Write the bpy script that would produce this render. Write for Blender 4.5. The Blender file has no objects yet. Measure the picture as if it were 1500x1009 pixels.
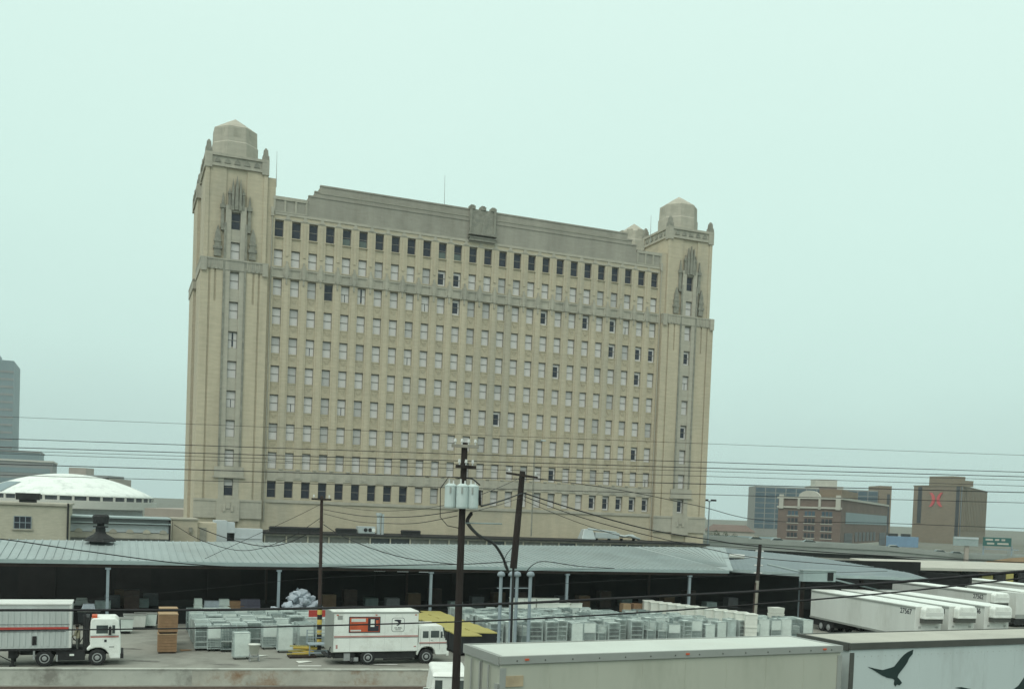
import bpy, bmesh, math, random
from mathutils import Vector, Matrix
random.seed(7)
sc = bpy.context.scene
COL = sc.collection
pi = math.pi
# ------------------------------------------------------------------ camera model and site frame
FPX, PIT, ROL, CY, H = 1458., -.0329, .0386, 794.04, 10.5
AL = .3779                                  # the whole site (tower, dock, yard) is turned by this angle
CA, SA = math.cos(AL), math.sin(AL)
TU, NW = Vector((CA, SA, 0)), Vector((-SA, CA, 0))
def ray(px, py):
    u, v = px-750, CY-py
    a = u*math.cos(ROL)-v*math.sin(ROL); b = u*math.sin(ROL)+v*math.cos(ROL)
    x, y, z = a/FPX, 1., b/FPX
    return Vector((x, y*math.cos(PIT)-z*math.sin(PIT), y*math.sin(PIT)+z*math.cos(PIT)))
def D(px, py, Y):
    r = ray(px, py); r = r*(Y/r.y); r.z += H; return r
def G(px, py, z=0.):
    r = ray(px, py); r = r*((z-H)/r.z); r.z += H; return r
def Wp(px, py, w):                           # point on the vertical plane w = const of the site
    r = ray(px, py); r = r*(w/r.dot(NW)); r.z += H; return r
def S(u, w, z=0.): return TU*u+NW*w+Vector((0, 0, z))
def uw(p): return p.dot(TU), p.dot(NW)

cam = bpy.data.cameras.new('camera'); co = bpy.data.objects.new('camera', cam); COL.objects.link(co)
cam.sensor_width = 36; cam.lens = 36*FPX/1500; cam.shift_y = (CY-504.5)/1500
cam.clip_start = .5; cam.clip_end = 6000
fw = Vector((0, math.cos(PIT), math.sin(PIT))); up0 = Vector((0, -math.sin(PIT), math.cos(PIT))); r0 = Vector((1, 0, 0))
R_ = r0*math.cos(ROL)+up0*math.sin(ROL); U_ = up0*math.cos(ROL)-r0*math.sin(ROL)
M3 = Matrix((R_, U_, -fw)).transposed()
co.matrix_world = Matrix.Translation((0, 0, H)) @ M3.to_4x4()
sc.camera = co

# ------------------------------------------------------------------ materials
MATS = {}
def mat(name, c, rough=.8, var=.12, scale=1.5, streak=0., metal=0., stain=None, stain_amt=.0, stain_scale=.3, bump=0., spec=.3, fine=0.):
    m = bpy.data.materials.new(name); m.use_nodes = True; nt = m.node_tree; N = nt.nodes; L = nt.links
    b = N['Principled BSDF']; b.inputs['Roughness'].default_value = rough; b.inputs['Metallic'].default_value = metal
    b.inputs['Specular IOR Level'].default_value = spec
    tc = N.new('ShaderNodeTexCoord'); mp = N.new('ShaderNodeMapping'); L.new(tc.outputs['Object'], mp.inputs['Vector'])
    mp.inputs['Scale'].default_value = (scale, scale, scale*(.12 if streak else 1))
    nz = N.new('ShaderNodeTexNoise'); nz.inputs['Scale'].default_value = 1; nz.inputs['Detail'].default_value = 6; nz.inputs['Roughness'].default_value = .65
    L.new(mp.outputs['Vector'], nz.inputs['Vector'])
    cr = N.new('ShaderNodeValToRGB'); L.new(nz.outputs['Fac'], cr.inputs['Fac'])
    cr.color_ramp.elements[0].position = .3; cr.color_ramp.elements[1].position = .7
    lo = [max(0, x*(1-var)) for x in c]; hi = [min(1, x*(1+var)) for x in c]
    cr.color_ramp.elements[0].color = (*lo, 1); cr.color_ramp.elements[1].color = (*hi, 1)
    out = cr.outputs['Color']
    if stain:
        n2 = N.new('ShaderNodeTexNoise'); n2.inputs['Scale'].default_value = stain_scale; n2.inputs['Detail'].default_value = 5; n2.inputs['Roughness'].default_value = .7
        mp2 = N.new('ShaderNodeMapping'); L.new(tc.outputs['Object'], mp2.inputs['Vector'])
        mp2.inputs['Scale'].default_value = (1, 1, .35 if streak else 1); mp2.inputs['Location'].default_value = (3.1, 7.7, 1.3)
        L.new(mp2.outputs['Vector'], n2.inputs['Vector'])
        r2 = N.new('ShaderNodeValToRGB'); r2.color_ramp.elements[0].position = .5; r2.color_ramp.elements[1].position = .68
        r2.color_ramp.elements[1].color = (stain_amt,)*3+(1,)
        r2.color_ramp.elements[0].color = (0, 0, 0, 1)
        L.new(n2.outputs['Fac'], r2.inputs['Fac'])
        mx = N.new('ShaderNodeMix'); mx.data_type = 'RGBA'; L.new(r2.outputs['Color'], mx.inputs['Factor'])
        L.new(out, mx.inputs['A']); mx.inputs['B'].default_value = (*stain, 1); out = mx.outputs['Result']
    if fine:
        n3 = N.new('ShaderNodeTexNoise'); n3.inputs['Scale'].default_value = fine; n3.inputs['Detail'].default_value = 2
        mp3 = N.new('ShaderNodeMapping'); L.new(tc.outputs['Object'], mp3.inputs['Vector']); mp3.inputs['Scale'].default_value = (.35, .35, 1.6)
        L.new(mp3.outputs['Vector'], n3.inputs['Vector'])
        mr = N.new('ShaderNodeMapRange'); mr.inputs['From Min'].default_value = .3; mr.inputs['From Max'].default_value = .7
        mr.inputs['To Min'].default_value = .93; mr.inputs['To Max'].default_value = 1.06; L.new(n3.outputs['Fac'], mr.inputs['Value'])
        mm = N.new('ShaderNodeMix'); mm.data_type = 'RGBA'; mm.blend_type = 'MULTIPLY'; mm.inputs['Factor'].default_value = 1
        L.new(out, mm.inputs['A']); L.new(mr.outputs['Result'], mm.inputs['B']); out = mm.outputs['Result']
    L.new(out, b.inputs['Base Color'])
    if bump:
        bp = N.new('ShaderNodeBump'); bp.inputs['Strength'].default_value = bump; bp.inputs['Distance'].default_value = .1
        L.new(nz.outputs['Fac'], bp.inputs['Height']); L.new(bp.outputs['Normal'], b.inputs['Normal'])
    MATS[name] = m; return m
def emit(name, c, s):
    m = bpy.data.materials.new(name); m.use_nodes = True; b = m.node_tree.nodes['Principled BSDF']
    b.inputs['Base Color'].default_value = (*c, 1); b.inputs['Emission Color'].default_value = (*c, 1); b.inputs['Emission Strength'].default_value = s
    MATS[name] = m; return m
brick = mat('cream brick', (.475, .414, .31), .9, .09, .5, streak=1, stain=(.34, .32, .265), stain_amt=.6, stain_scale=.09, fine=2.2)
brick_lo = mat('spandrel brick', (.455, .395, .29), .9, .10, 1.2, stain=(.34, .31, .25), stain_amt=.5, stain_scale=.12, fine=3)
stone = mat('grey green stone', (.385, .362, .30), .9, .14, .9, streak=1, stain=(.22, .22, .2), stain_amt=.5, stain_scale=.25, fine=2)
stone_lt = mat('pale stone', (.405, .378, .315), .9, .10, .8, streak=1, stain=(.30, .29, .25), stain_amt=.5, stain_scale=.2, fine=2)
stone_dk = mat('weathered carved stone', (.25, .243, .205), .95, .25, 1.6, stain=(.15, .15, .135), stain_amt=.6, stain_scale=.8)
parap = mat('stained parapet stucco', (.305, .287, .245), .95, .16, .35, streak=1, stain=(.225, .21, .175), stain_amt=.75, stain_scale=.16, fine=2)
blind_g = mat('grey window blind', (.46, .45, .44), .8, .08, .7)
blind = mat('drawn window blind', (.60, .575, .56), .8, .07, .7)
glass_dk = mat('dark window glass', (.03, .034, .05), .25, .3, 1, spec=.35)
glass_gn = mat('half drawn green shade', (.12, .15, .14), .4, .2, 1)
frame_m = mat('frame paint and lintel shade', (.20, .19, .17), .7, .1, 2)  # frame colour darkened so its top bar passes for lintel shade
conc = mat('yard concrete', (.25, .247, .218), .92, .12, .25, stain=(.125, .12, .105), stain_amt=.85, stain_scale=.16, bump=.1)
conc_wall = mat('barrier concrete', (.45, .46, .41), .9, .14, .5, stain=(.17, .16, .14), stain_amt=.8, stain_scale=.45)
rust_m = mat('rust streaked concrete', (.43, .42, .365), .9, .2, .8, stain=(.25, .15, .085), stain_amt=.9, stain_scale=.5)
rust_p = mat('tan scuffed paint', (.42, .34, .23), .9, .2, 2)
asph = mat('asphalt', (.07, .068, .065), .95, .2, .6)
ground_m = mat('bare ground', (.13, .125, .105), .95, .25, .05, stain=(.10, .12, .07), stain_amt=.8, stain_scale=.02)
ballast = mat('brown ballast', (.075, .05, .04), .95, .4, 3)
roofm = mat('pale metal roofing', (.325, .375, .375), .5, .09, .3, stain=(.28, .305, .30), stain_amt=.6, stain_scale=.2, metal=.15)
roofb = mat('blue grey metal roofing', (.165, .20, .215), .5, .10, .3, stain=(.22, .245, .25), stain_amt=.5, stain_scale=.2, metal=.15)
gutter = mat('gutter metal', (.30, .36, .36), .5, .1, 1)
dark_in = mat('shade dark interior', (.012, .012, .0125), .95, .3, .5)  # shade under the dock roofs painted in as near-black colour
dark_rf = mat('dark roof underside', (.016, .015, .015), .95, .3, .5)  # underside blackened too, deepening the painted canopy shade
steel = mat('blue grey painted steel', (.26, .31, .34), .6, .12, 1)
rusty = mat('rusty brown steel', (.045, .03, .026), .8, .3, 2)
wood_pole = mat('creosoted timber', (.027, .02, .018), .9, .35, 3, streak=1)
wood_grey = mat('bleached timber', (.28, .26, .22), .9, .2, 3)
wire_m = mat('black cable', (.02, .02, .022), .7, .2, 2)
white = mat('white truck paint', (.78, .80, .76), .45, .06, .8, stain=(.56, .56, .51), stain_amt=.65, stain_scale=.9, spec=.4)
white_d = mat('dusty white trailer skin', (.62, .63, .60), .5, .07, .5, streak=1, stain=(.48, .48, .44), stain_amt=.6, stain_scale=.4)
ribm = mat('grey corrugated trailer skin', (.47, .50, .49), .5, .08, .6, streak=1, stain=(.37, .38, .36), stain_amt=.5, stain_scale=.5)
trailA = mat('beige grey trailer skin', (.415, .42, .355), .55, .06, .4, streak=1, stain=(.33, .335, .275), stain_amt=.75, stain_scale=.7)
trailA_roof = mat('chalky trailer roof', (.52, .55, .51), .7, .06, .6, stain=(.5, .5, .45), stain_amt=.4, stain_scale=.4)
trailB = mat('bluish white trailer skin', (.50, .555, .55), .5, .05, .4, streak=1, stain=(.41, .445, .435), stain_amt=.75, stain_scale=.7)
trailB_roof = mat('dusty grey trailer roof', (.42, .41, .36), .8, .08, .6, stain=(.3, .29, .26), stain_amt=.5, stain_scale=.4)
rail_m = mat('aluminium rail', (.34, .35, .33), .45, .08, 1, metal=.3)
rail_dk = mat('dark rubber rail', (.075, .078, .07), .7, .2, 1)
black = mat('black chassis', (.022, .022, .023), .7, .3, 2)
tyre = mat('tyre rubber', (.025, .025, .026), .9, .2, 4)
rim_m = mat('grey wheel rim', (.30, .31, .31), .5, .15, 3)
red_m = mat('red stripe', (.42, .055, .045), .5, .08, 1)
redl_m = mat('faded red stripe', (.46, .25, .23), .5, .1, 1)
orange_m = mat('orange poster print', (.52, .10, .045), .5, .2, 2)
ink = mat('dark print', (.03, .03, .04), .6, .3, 2)
decal = mat('dark green decal', (.018, .035, .033), .5, .2, 1)
wglass = mat('vehicle glass', (.06, .075, .075), .1, .3, 2, spec=.6)
cart_m = mat('galvanised cart mesh', (.43, .49, .475), .55, .2, 1.5, metal=.1, stain=(.25, .29, .28), stain_amt=.6, stain_scale=1.2)
cart_l = mat('pale cart panel', (.60, .655, .62), .6, .12, 1.5)
cart_d = mat('dull green grey cart mesh', (.22, .265, .26), .6, .25, 1.5)
cardb = mat('brown slatted board', (.27, .165, .095), .9, .15, 2.5)
cardb2 = mat('light brown board', (.36, .25, .15), .9, .12, 2.5)
yel = mat('olive yellow cover', (.36, .315, .105), .7, .12, 1.2, stain=(.26, .23, .10), stain_amt=.5, stain_scale=.8)
hamp = mat('near black hamper side', (.02, .022, .024), .8, .3, 2)
sack2 = mat('dull grey mail sack', (.30, .33, .37), .9, .2, 2)
sack = mat('pale blue mail sack', (.42, .46, .51), .9, .18, 2, bump=.3)
wbox = mat('white plastic container', (.66, .67, .615), .7, .08, 1.2)
ylw = mat('yellow paint', (.55, .40, .09), .7, .15, 2)
xform = mat('transformer paint', (.50, .57, .56), .5, .07, 2)
porc = mat('porcelain insulator', (.62, .62, .6), .3, .1, 4)
duct = mat('galvanised duct', (.46, .50, .50), .5, .10, 1, metal=.2)
duct_l = mat('pale blue sheet metal', (.48, .52, .54), .6, .08, .8)
pbrick = mat('whitewashed brick', (.46, .43, .345), .9, .08, .8, stain=(.36, .34, .27), stain_amt=.5, stain_scale=.4, fine=4)
grey_b = mat('haze tinted blue grey wall', (.20, .255, .275), .5, .08, .1)  # bluish distance haze of the far-left tower baked into this colour
grey_c = mat('grey concrete cladding', (.26, .265, .265), .8, .08, .1)
dome_m = mat('white dome roofing', (.76, .79, .75), .7, .04, .3, stain=(.45, .47, .46), stain_amt=.6, stain_scale=.3)
conc_l = mat('pale arena concrete', (.52, .51, .47), .8, .06, .2)
pink_m = mat('pinkish render', (.37, .325, .285), .9, .08, .2)
tanb = mat('tan hotel brick', (.21, .162, .118), .9, .10, .08, fine=.7)
tan_rib = mat('ribbed tan cladding', (.205, .165, .118), .9, .10, .1)
redb = mat('mauve brown brick', (.165, .122, .104), .9, .10, .1, fine=.8)
trim_m = mat('white stone trim', (.44, .425, .375), .8, .08, .4)
slabf = mat('slab concrete frame', (.24, .235, .22), .8, .06, .1)
bglass = mat('blue grey window glass', (.06, .095, .125), .35, .25, .2, spec=.3)
dglass = mat('smoked glass', (.035, .038, .048), .35, .3, .2, spec=.3)
blue_m = mat('sky blue metal panel', (.16, .26, .38), .6, .08, .3)
mural = mat('pale blue painted wall', (.27, .36, .385), .8, .12, .15)
deckc = mat('viaduct concrete', (.30, .315, .295), .9, .10, .15)
leaf = mat('dusty foliage', (.055, .075, .045), .95, .4, .8)
brown_e = mat('brown earth bank', (.22, .15, .085), .95, .3, .12)
skin_m = mat('skin', (.42, .26, .19), .6, .05, 2)
khaki = mat('khaki shirt', (.52, .47, .33), .9, .08, 2)
trou = mat('grey trousers', (.20, .20, .18), .9, .1, 2)
hair_m = mat('dark hair', (.04, .03, .025), .8, .2, 3)
lampm = emit('lit fluorescent tube', (.80, 1., .88), 1.6)
lampd = emit('dim fluorescent tube', (.55, .65, .62), .45)
stripe_w = mat('worn white road paint', (.66, .66, .62), .9, .15, 2)

# ------------------------------------------------------------------ mesh helper
class MB:
    def __init__(s): s.v = []; s.f = []; s.m = []; s.s = []
    def add(s, vs, fs, mi=0, sm=False):
        o = len(s.v); s.v += [tuple(x) for x in vs]; s.f += [tuple(i+o for i in f) for f in fs]; s.m += [mi]*len(fs); s.s += [sm]*len(fs); return s
    def box(s, x0, x1, y0, y1, z0, z1, mi=0, M=None):
        vs = [(x, y, z) for z in (z0, z1) for y in (y0, y1) for x in (x0, x1)]
        if M: vs = [M @ Vector(v) for v in vs]
        return s.add(vs, [(0, 2, 3, 1), (4, 5, 7, 6), (0, 1, 5, 4), (2, 6, 7, 3), (0, 4, 6, 2), (1, 3, 7, 5)], mi)
    def frus(s, x0, x1, y0, y1, z0, z1, dx, dy, mi=0):
        vs = [(x, y, z0) for y in (y0, y1) for x in (x0, x1)]+[(x, y, z1) for y in (y0+dy, y1-dy) for x in (x0+dx, x1-dx)]
        return s.add(vs, [(0, 2, 3, 1), (4, 5, 7, 6), (0, 1, 5, 4), (2, 6, 7, 3), (0, 4, 6, 2), (1, 3, 7, 5)], mi)
    def cyl(s, p0, p1, r0, r1=None, n=10, mi=0, sm=True):
        r1 = r0 if r1 is None else r1; p0 = Vector(p0); p1 = Vector(p1); d = (p1-p0).normalized()
        a = d.orthogonal().normalized(); b = d.cross(a)
        vs = [p0+(a*math.cos(2*pi*i/n)+b*math.sin(2*pi*i/n))*r0 for i in range(n)]+[p1+(a*math.cos(2*pi*i/n)+b*math.sin(2*pi*i/n))*r1 for i in range(n)]
        s.add(vs, [(i, (i+1) % n, n+(i+1) % n, n+i) for i in range(n)], mi, sm)
        return s.add(vs, [tuple(range(n))[::-1], tuple(range(n, 2*n))], mi)
    def tube(s, pts, r, n=6, mi=0):
        pts = [Vector(p) for p in pts]; vs = []; ref = None
        for i, p in enumerate(pts):
            d = (pts[min(i+1, len(pts)-1)]-pts[max(i-1, 0)]).normalized()
            if ref is None: ref = d.orthogonal().normalized()
            a = (ref-d*ref.dot(d)).normalized(); ref = a; b = d.cross(a)
            vs += [p+(a*math.cos(2*pi*k/n)+b*math.sin(2*pi*k/n))*r for k in range(n)]
        fs = [(i*n+k, i*n+(k+1) % n, (i+1)*n+(k+1) % n, (i+1)*n+k) for i in range(len(pts)-1) for k in range(n)]
        fs += [tuple(range(n))[::-1], tuple(range((len(pts)-1)*n, len(pts)*n))]
        return s.add(vs, fs, mi, True)
    def lathe(s, prof, c=(0, 0), n=16, mi=0, sm=False, ph=0.):
        vs = [(c[0]+r*math.cos(2*pi*i/n+ph), c[1]+r*math.sin(2*pi*i/n+ph), z) for r, z in prof for i in range(n)]
        fs = [(j*n+i, j*n+(i+1) % n, (j+1)*n+(i+1) % n, (j+1)*n+i) for j in range(len(prof)-1) for i in range(n)]
        fs += [tuple(range(n))[::-1], tuple(range((len(prof)-1)*n, len(prof)*n))]
        return s.add(vs, fs, mi, sm)
    def prism(s, poly, y0, y1, mi=0):           # poly in the x-z plane
        n = len(poly); vs = [(x, y0, z) for x, z in poly]+[(x, y1, z) for x, z in poly]
        return s.add(vs, [(i, (i+1) % n, n+(i+1) % n, n+i) for i in range(n)]+[tuple(range(n))[::-1], tuple(range(n, 2*n))], mi)
    def hull(s, top, dz, mi=0):                 # slab: list of 3-D top points, thickened downwards
        n = len(top); vs = [Vector(p) for p in top]+[Vector(p)-Vector((0, 0, dz)) for p in top]
        return s.add(vs, [(i, (i+1) % n, n+(i+1) % n, n+i) for i in range(n)]+[tuple(range(n)), tuple(range(n, 2*n))[::-1]], mi)
    def mesh(s, name, mats):
        me = bpy.data.meshes.new(name); me.from_pydata(s.v, [], s.f)
        for m in (mats if isinstance(mats, (list, tuple)) else [mats]): me.materials.append(m)
        me.polygons.foreach_set('material_index', s.m); me.polygons.foreach_set('use_smooth', s.s)
        bm = bmesh.new(); bm.from_mesh(me); bmesh.ops.recalc_face_normals(bm, faces=bm.faces); bm.to_mesh(me); bm.free()
        return me
    def build(s, name, mats, parent=None, loc=None, rz=0., bevel=0.):
        o = bpy.data.objects.new(name, s.mesh(name, mats)); COL.objects.link(o)
        if parent: o.parent = parent
        if loc is not None: o.location = loc
        o.rotation_euler.z = rz
        if bevel:
            b = o.modifiers.new('bevel', 'BEVEL'); b.width = bevel; b.segments = 2; b.limit_method = 'ANGLE'
        return o
def inst(name, me, parent=None, loc=(0, 0, 0), rz=0.):
    o = bpy.data.objects.new(name, me); COL.objects.link(o); o.location = loc; o.rotation_euler.z = rz
    if parent: o.parent = parent
    return o
def tag(o, label=None, cat=None, group=None, kind=None):
    if label: o['label'] = label
    if cat: o['category'] = cat
    if group: o['group'] = group
    if kind: o['kind'] = kind
    return o
def thing(name, label, cat, loc=(0, 0, 0), rz=0., group=None):
    o = bpy.data.objects.new(name, None); COL.objects.link(o); o.location = loc; o.rotation_euler.z = rz
    o.empty_display_size = .2
    return tag(o, label, cat, group)
def kids(o): return [c for c in o.children]
def dup(root, loc, rz=None, label=None, group=None):
    r = root.copy(); COL.objects.link(r); r.location = loc
    if rz is not None: r.rotation_euler.z = rz
    if label: r['label'] = label
    if group: r['group'] = group
    for ch in list(root.children):
        c = ch.copy(); COL.objects.link(c); c.parent = r
        for g in list(ch.children):
            d = g.copy(); COL.objects.link(d); d.parent = c
    return r
def text_mesh(txt, size, m, depth=.004):
    cu = bpy.data.curves.new('lettering', 'FONT'); cu.body = txt; cu.size = size; cu.extrude = depth; cu.align_x = 'CENTER'; cu.align_y = 'CENTER'
    cu.offset = .012*size
    o = bpy.data.objects.new('lettering', cu); COL.objects.link(o)
    bpy.context.view_layer.update()
    me = bpy.data.meshes.new_from_object(o.evaluated_get(bpy.context.evaluated_depsgraph_get()))
    bpy.data.objects.remove(o); bpy.data.curves.remove(cu); me.materials.clear(); me.materials.append(m)
    return me
def text(name, txt, size, m, parent, M):
    me = text_mesh(txt, size, m); me.transform(M); return inst(name, me, parent)

# ------------------------------------------------------------------ world, light, air
w = bpy.data.worlds.new('World'); sc.world = w; w.use_nodes = True
nt = w.node_tree; N = nt.nodes; L = nt.links; bg = N['Background']
SUN_EL, SUN_AZ = math.radians(52), math.radians(205)
sky = N.new('ShaderNodeTexSky'); sky.sky_type = 'NISHITA'; sky.sun_disc = False; sky.sun_elevation = SUN_EL; sky.sun_rotation = SUN_AZ
sky.dust_density = 5; sky.air_density = 1.5
tc = N.new('ShaderNodeTexCoord'); sx = N.new('ShaderNodeSeparateXYZ'); L.new(tc.outputs['Generated'], sx.inputs['Vector'])
cn = N.new('ShaderNodeTexNoise'); cn.inputs['Scale'].default_value = 1.6; cn.inputs['Detail'].default_value = 3
cmap = N.new('ShaderNodeMapping'); cmap.inputs['Scale'].default_value = (1, 1, 2.5); L.new(tc.outputs['Generated'], cmap.inputs['Vector']); L.new(cmap.outputs['Vector'], cn.inputs['Vector'])
ad = N.new('ShaderNodeMath'); ad.operation = 'MULTIPLY_ADD'; L.new(cn.outputs['Fac'], ad.inputs[0]); ad.inputs[1].default_value = .18
sb = N.new('ShaderNodeMath'); sb.operation = 'ADD'; L.new(sx.outputs['Z'], sb.inputs[0]); sb.inputs[1].default_value = -.09
L.new(sb.outputs[0], ad.inputs[2])
ramp = N.new('ShaderNodeValToRGB'); L.new(ad.outputs[0], ramp.inputs['Fac'])
SKY = [(0., (.52, .70, .665)), (.06, (.555, .755, .71)), (.15, (.635, .865, .80)), (.28, (.685, .925, .845)), (.45, (.74, .965, .885)), (1., (1.05, 1.17, 1.06))]
el = ramp.color_ramp.elements
el[0].position, el[0].color = SKY[0][0], (*SKY[0][1], 1)
el[1].position, el[1].color = SKY[-1][0], (*SKY[-1][1], 1)
for p, c in SKY[1:-1]: e = el.new(p); e.color = (*c, 1)
STR = .1
sc_ = N.new('ShaderNodeMix'); sc_.data_type = 'RGBA'; sc_.inputs['Factor'].default_value = .96      # a closed cloud deck over the clear-sky model
up = N.new('ShaderNodeVectorMath'); up.operation = 'SCALE'; up.inputs['Scale'].default_value = 1/STR; L.new(ramp.outputs['Color'], up.inputs[0])
L.new(sky.outputs['Color'], sc_.inputs['A']); L.new(up.outputs['Vector'], sc_.inputs['B'])
L.new(sc_.outputs['Result'], bg.inputs['Color']); bg.inputs['Strength'].default_value = STR
sl = bpy.data.lights.new('sun', 'SUN'); sl.energy = 1.5; sl.angle = math.radians(50); sl.color = (1., .985, .91)
so = bpy.data.objects.new('sun', sl); COL.objects.link(so)
sd = Vector((math.sin(SUN_AZ)*math.cos(SUN_EL), math.cos(SUN_AZ)*math.cos(SUN_EL), math.sin(SUN_EL)))
so.rotation_euler = (-sd).to_track_quat('-Z', 'Y').to_euler()
sc.view_settings.view_transform = 'Standard'; sc.view_settings.look = 'None'; sc.view_settings.exposure = 0.; sc.view_settings.gamma = 1
sc.cycles.use_denoising = True
sc.cycles.max_bounces = 6; sc.cycles.volume_bounces = 0
HAZE = .0002
hz = MB().box(-700, 900, -60, 1100, -1.2, 110).build('haze', [])
hm = bpy.data.materials.new('pale air'); hm.use_nodes = True; hn = hm.node_tree.nodes; hn.remove(hn['Principled BSDF'])
pv = hn.new('ShaderNodeVolumePrincipled'); pv.inputs['Density'].default_value = HAZE; pv.inputs['Color'].default_value = (.86, .95, .93, 1)
hm.node_tree.links.new(pv.outputs['Volume'], hn['Material Output'].inputs['Volume']); hz.data.materials.append(hm)
tag(hz, kind='stuff')

# ------------------------------------------------------------------ ground
K = 4.2/3.9
FW = 138.08*K; FU = 19.31*K                   # facade plane and first window column in the site frame
def ZB(z): return H+(z-8.9)*K
def sheet(name, poly, z, m, kind='structure'):
    b = MB(); b.add([(p[0], p[1], z) for p in poly], [tuple(range(len(poly)))])
    return tag(b.build(name, m), kind=kind)
sheet('ground', [(-3000, -200), (3000, -200), (3000, 5000), (-3000, 5000)], 0, ground_m)
def site_poly(pts): return [tuple(S(u, w_))[:2] for u, w_ in pts]
sheet('yard', site_poly([(-90, 30), (140, 30), (140, 180), (-90, 180)]), .004, conc)
sheet('rail_bed', site_poly([(-60, 40), (15, 40), (17.3, 55.4), (-60, 68)]), .008, ballast)

# ------------------------------------------------------------------ the station tower block
blk = thing('office_block', 'long cream brick office block with a domed tower at each end and rows of windows', 'office block', S(FU, FW, 0), AL)
SP, WW, WH, RP = 2.311*K, 1.28, 2.42, 4.2
ZT = ZB(46.65)
UL, UR = -1.05*K, 58.9*K
wb = MB()
wb.box(UL, UR, .5, 24.5, 0, ZB(49.2))                                   # the body behind the openings
edges = [-WW/2+i*SP for i in range(26)]
xs0, xs1 = UL, UR
zlo, zhi = ZT-9*RP-WH, ZT
piers = [(xs0, edges[0])]+[(edges[i]+WW, edges[i+1]) for i in range(25)]+[(edges[25]+WW, xs1)]
for i, (a, b) in enumerate(piers):
    wb.box(a, b, 0, .5, zlo, zhi)
    if 0 < i < 26:
        c = (a+b)/2
        wb.box(c-.34, c+.34, -.09, -.0, ZT-8*RP-WH-.1, ZT-RP*1-WH-1.2)       # raised pilaster strip
        wb.box(c-.20, c+.20, -.10, 0, ZT-RP-.9, ZT-.3)
for r in range(9):
    z1 = ZT-r*RP-WH; z0 = ZT-(r+1)*RP
    for e in edges: wb.box(e, e+WW, .13, .5, z0, z1, 1)
for e in edges:                                                         # lintel to frieze and base
    pass
wb.box(UL, UR, 0, .5, ZT, ZB(47.3)); wb.box(UL, UR, 0, .5, 0, zlo)
# carved spandrel brackets, stone bands
sb_ = wb
for r in range(2, 8):
    z1 = ZT-r*RP-WH
    for e in edges:
        c = e+WW/2
        sb_.box(c-.62, c+.62, .06, .13, z1-.16, z1, 1)                      # sill
        for dz, hw in ((.42, .40), (.62, .30), (.82, .17)):
            sb_.box(c-hw, c+hw, .07, .13, z1-dz-.10, z1-dz+.07, 1)
for e in edges:
    c = e+WW/2
    for r in (0, 1, 8, 9): sb_.box(c-.70, c+.70, -.05, .13, ZT-r*RP-WH-.14, ZT-r*RP-WH, 1)
bd = MB()
za, zb = ZT-2*RP, ZT-RP-WH-.14                                           # carved band between the second and third rows
for i in range(27):
    a, b = piers[i]; c = (a+b)/2
    bd.box(a, b, -.14, 0, za+.10, zb-.05)
    if i < 26: bd.box(edges[i], edges[i]+WW, -.02, .13, za+.1, zb-.02)
    if 0 < i < 26:
        bd.box(c-.36, c+.36, -.24, -.14, za+.35, zb+.2); bd.box(c-.22, c+.22, -.30, -.24, za+.1, zb+.45)
        bd.box(c-.12, c+.12, -.22, 0, za-.75, za+.1); bd.box(c-.13, c+.13, -.2, 0, zb+.45, zb+.95)
bd.box(UL, UR, -.18, -.14, zb-.3, zb-.12); bd.box(UL, UR, -.18, -.14, za+.12, za+.28)
bd.build('carved_band', stone, blk)
b2 = MB()
za, zb = ZT-9*RP, ZT-8*RP-WH-.14
for i in range(27):
    a, b = piers[i]; c = (a+b)/2
    b2.box(a, b, -.10, 0, za+.22, zb-.05)
    if i < 26: b2.box(edges[i], edges[i]+WW, -.03, .13, za+.0, zb)
    if 0 < i < 26:
        b2.box(c-.38, c+.38, -.15, -.10, za+.5, zb-.3); b2.box(c-.3, c+.3, -.2, 0, zb+.05, zb+.22)
b2.build('stone_band', stone_lt, blk)
fr = wb
fr.box(UL, UR, -.10, .3, ZB(47.3), ZB(47.62), 2); fr.box(UL, UR, -.04, 0, ZT+.02, ZT+.22, 2)
fr.box(UL, UR, -.16, .2, zlo-.75, zlo-.3, 2)                                # belt course over the base
for i in range(1, 26):
    c = sum(piers[i])/2
    fr.prism([(c-.42, ZT+.15), (c+.42, ZT+.15), (c+.22, ZT+.6), (c, ZT+1.0), (c-.22, ZT+.6)], -.09, 0, 2)
wall = wb.build('wall', [brick, brick_lo, stone_lt], blk)
pp = MB()
zp = ZB(47.62)
pp.box(UL, UR, -.02, 1.2, zp, ZB(49.55)); pp.box(UL, UR, 23.3, 24.5, zp-2, ZB(49.55))
for a, b, z in ((3.85, 54.3, 50.3), (4.65, 53.5, 51.0), (5.4, 52.7, 51.9)):
    pp.box(a*K, b*K, -.02+.02*(z-50), 20.-.02*z, ZB(48), ZB(z))
for a, b, z in ((3.8, 54.35, 50.3), (4.6, 53.55, 51.0), (5.35, 52.75, 51.9)):
    pp.box(a*K, b*K, -.10+.02*(z-50), .5, ZB(z), ZB(z)+.22)
pp.build('parapet', parap, blk)
pt = MB()
for a, b in ((-.9, 3.75), (54.4, 58.85)):
    a *= K; b *= K; pt.box(a, b, -.16, 1.25, ZB(49.3), ZB(49.75))
    for k in range(4):
        c = a+.2+(b-a-.4)*k/3; pt.box(c-.14, c+.14, -.13, -.02, zp+.1, ZB(49.3))
    pt.box(a, b, -.12, -.02, zp+.02, zp+.2)
pt.box(5.4*K, 52.7*K, -.07, 0, ZB(50.9), ZB(51.05))
pt.build('coping', stone, blk)
ck = MB()
a, b = 27.0*K, 30.8*K
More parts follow.
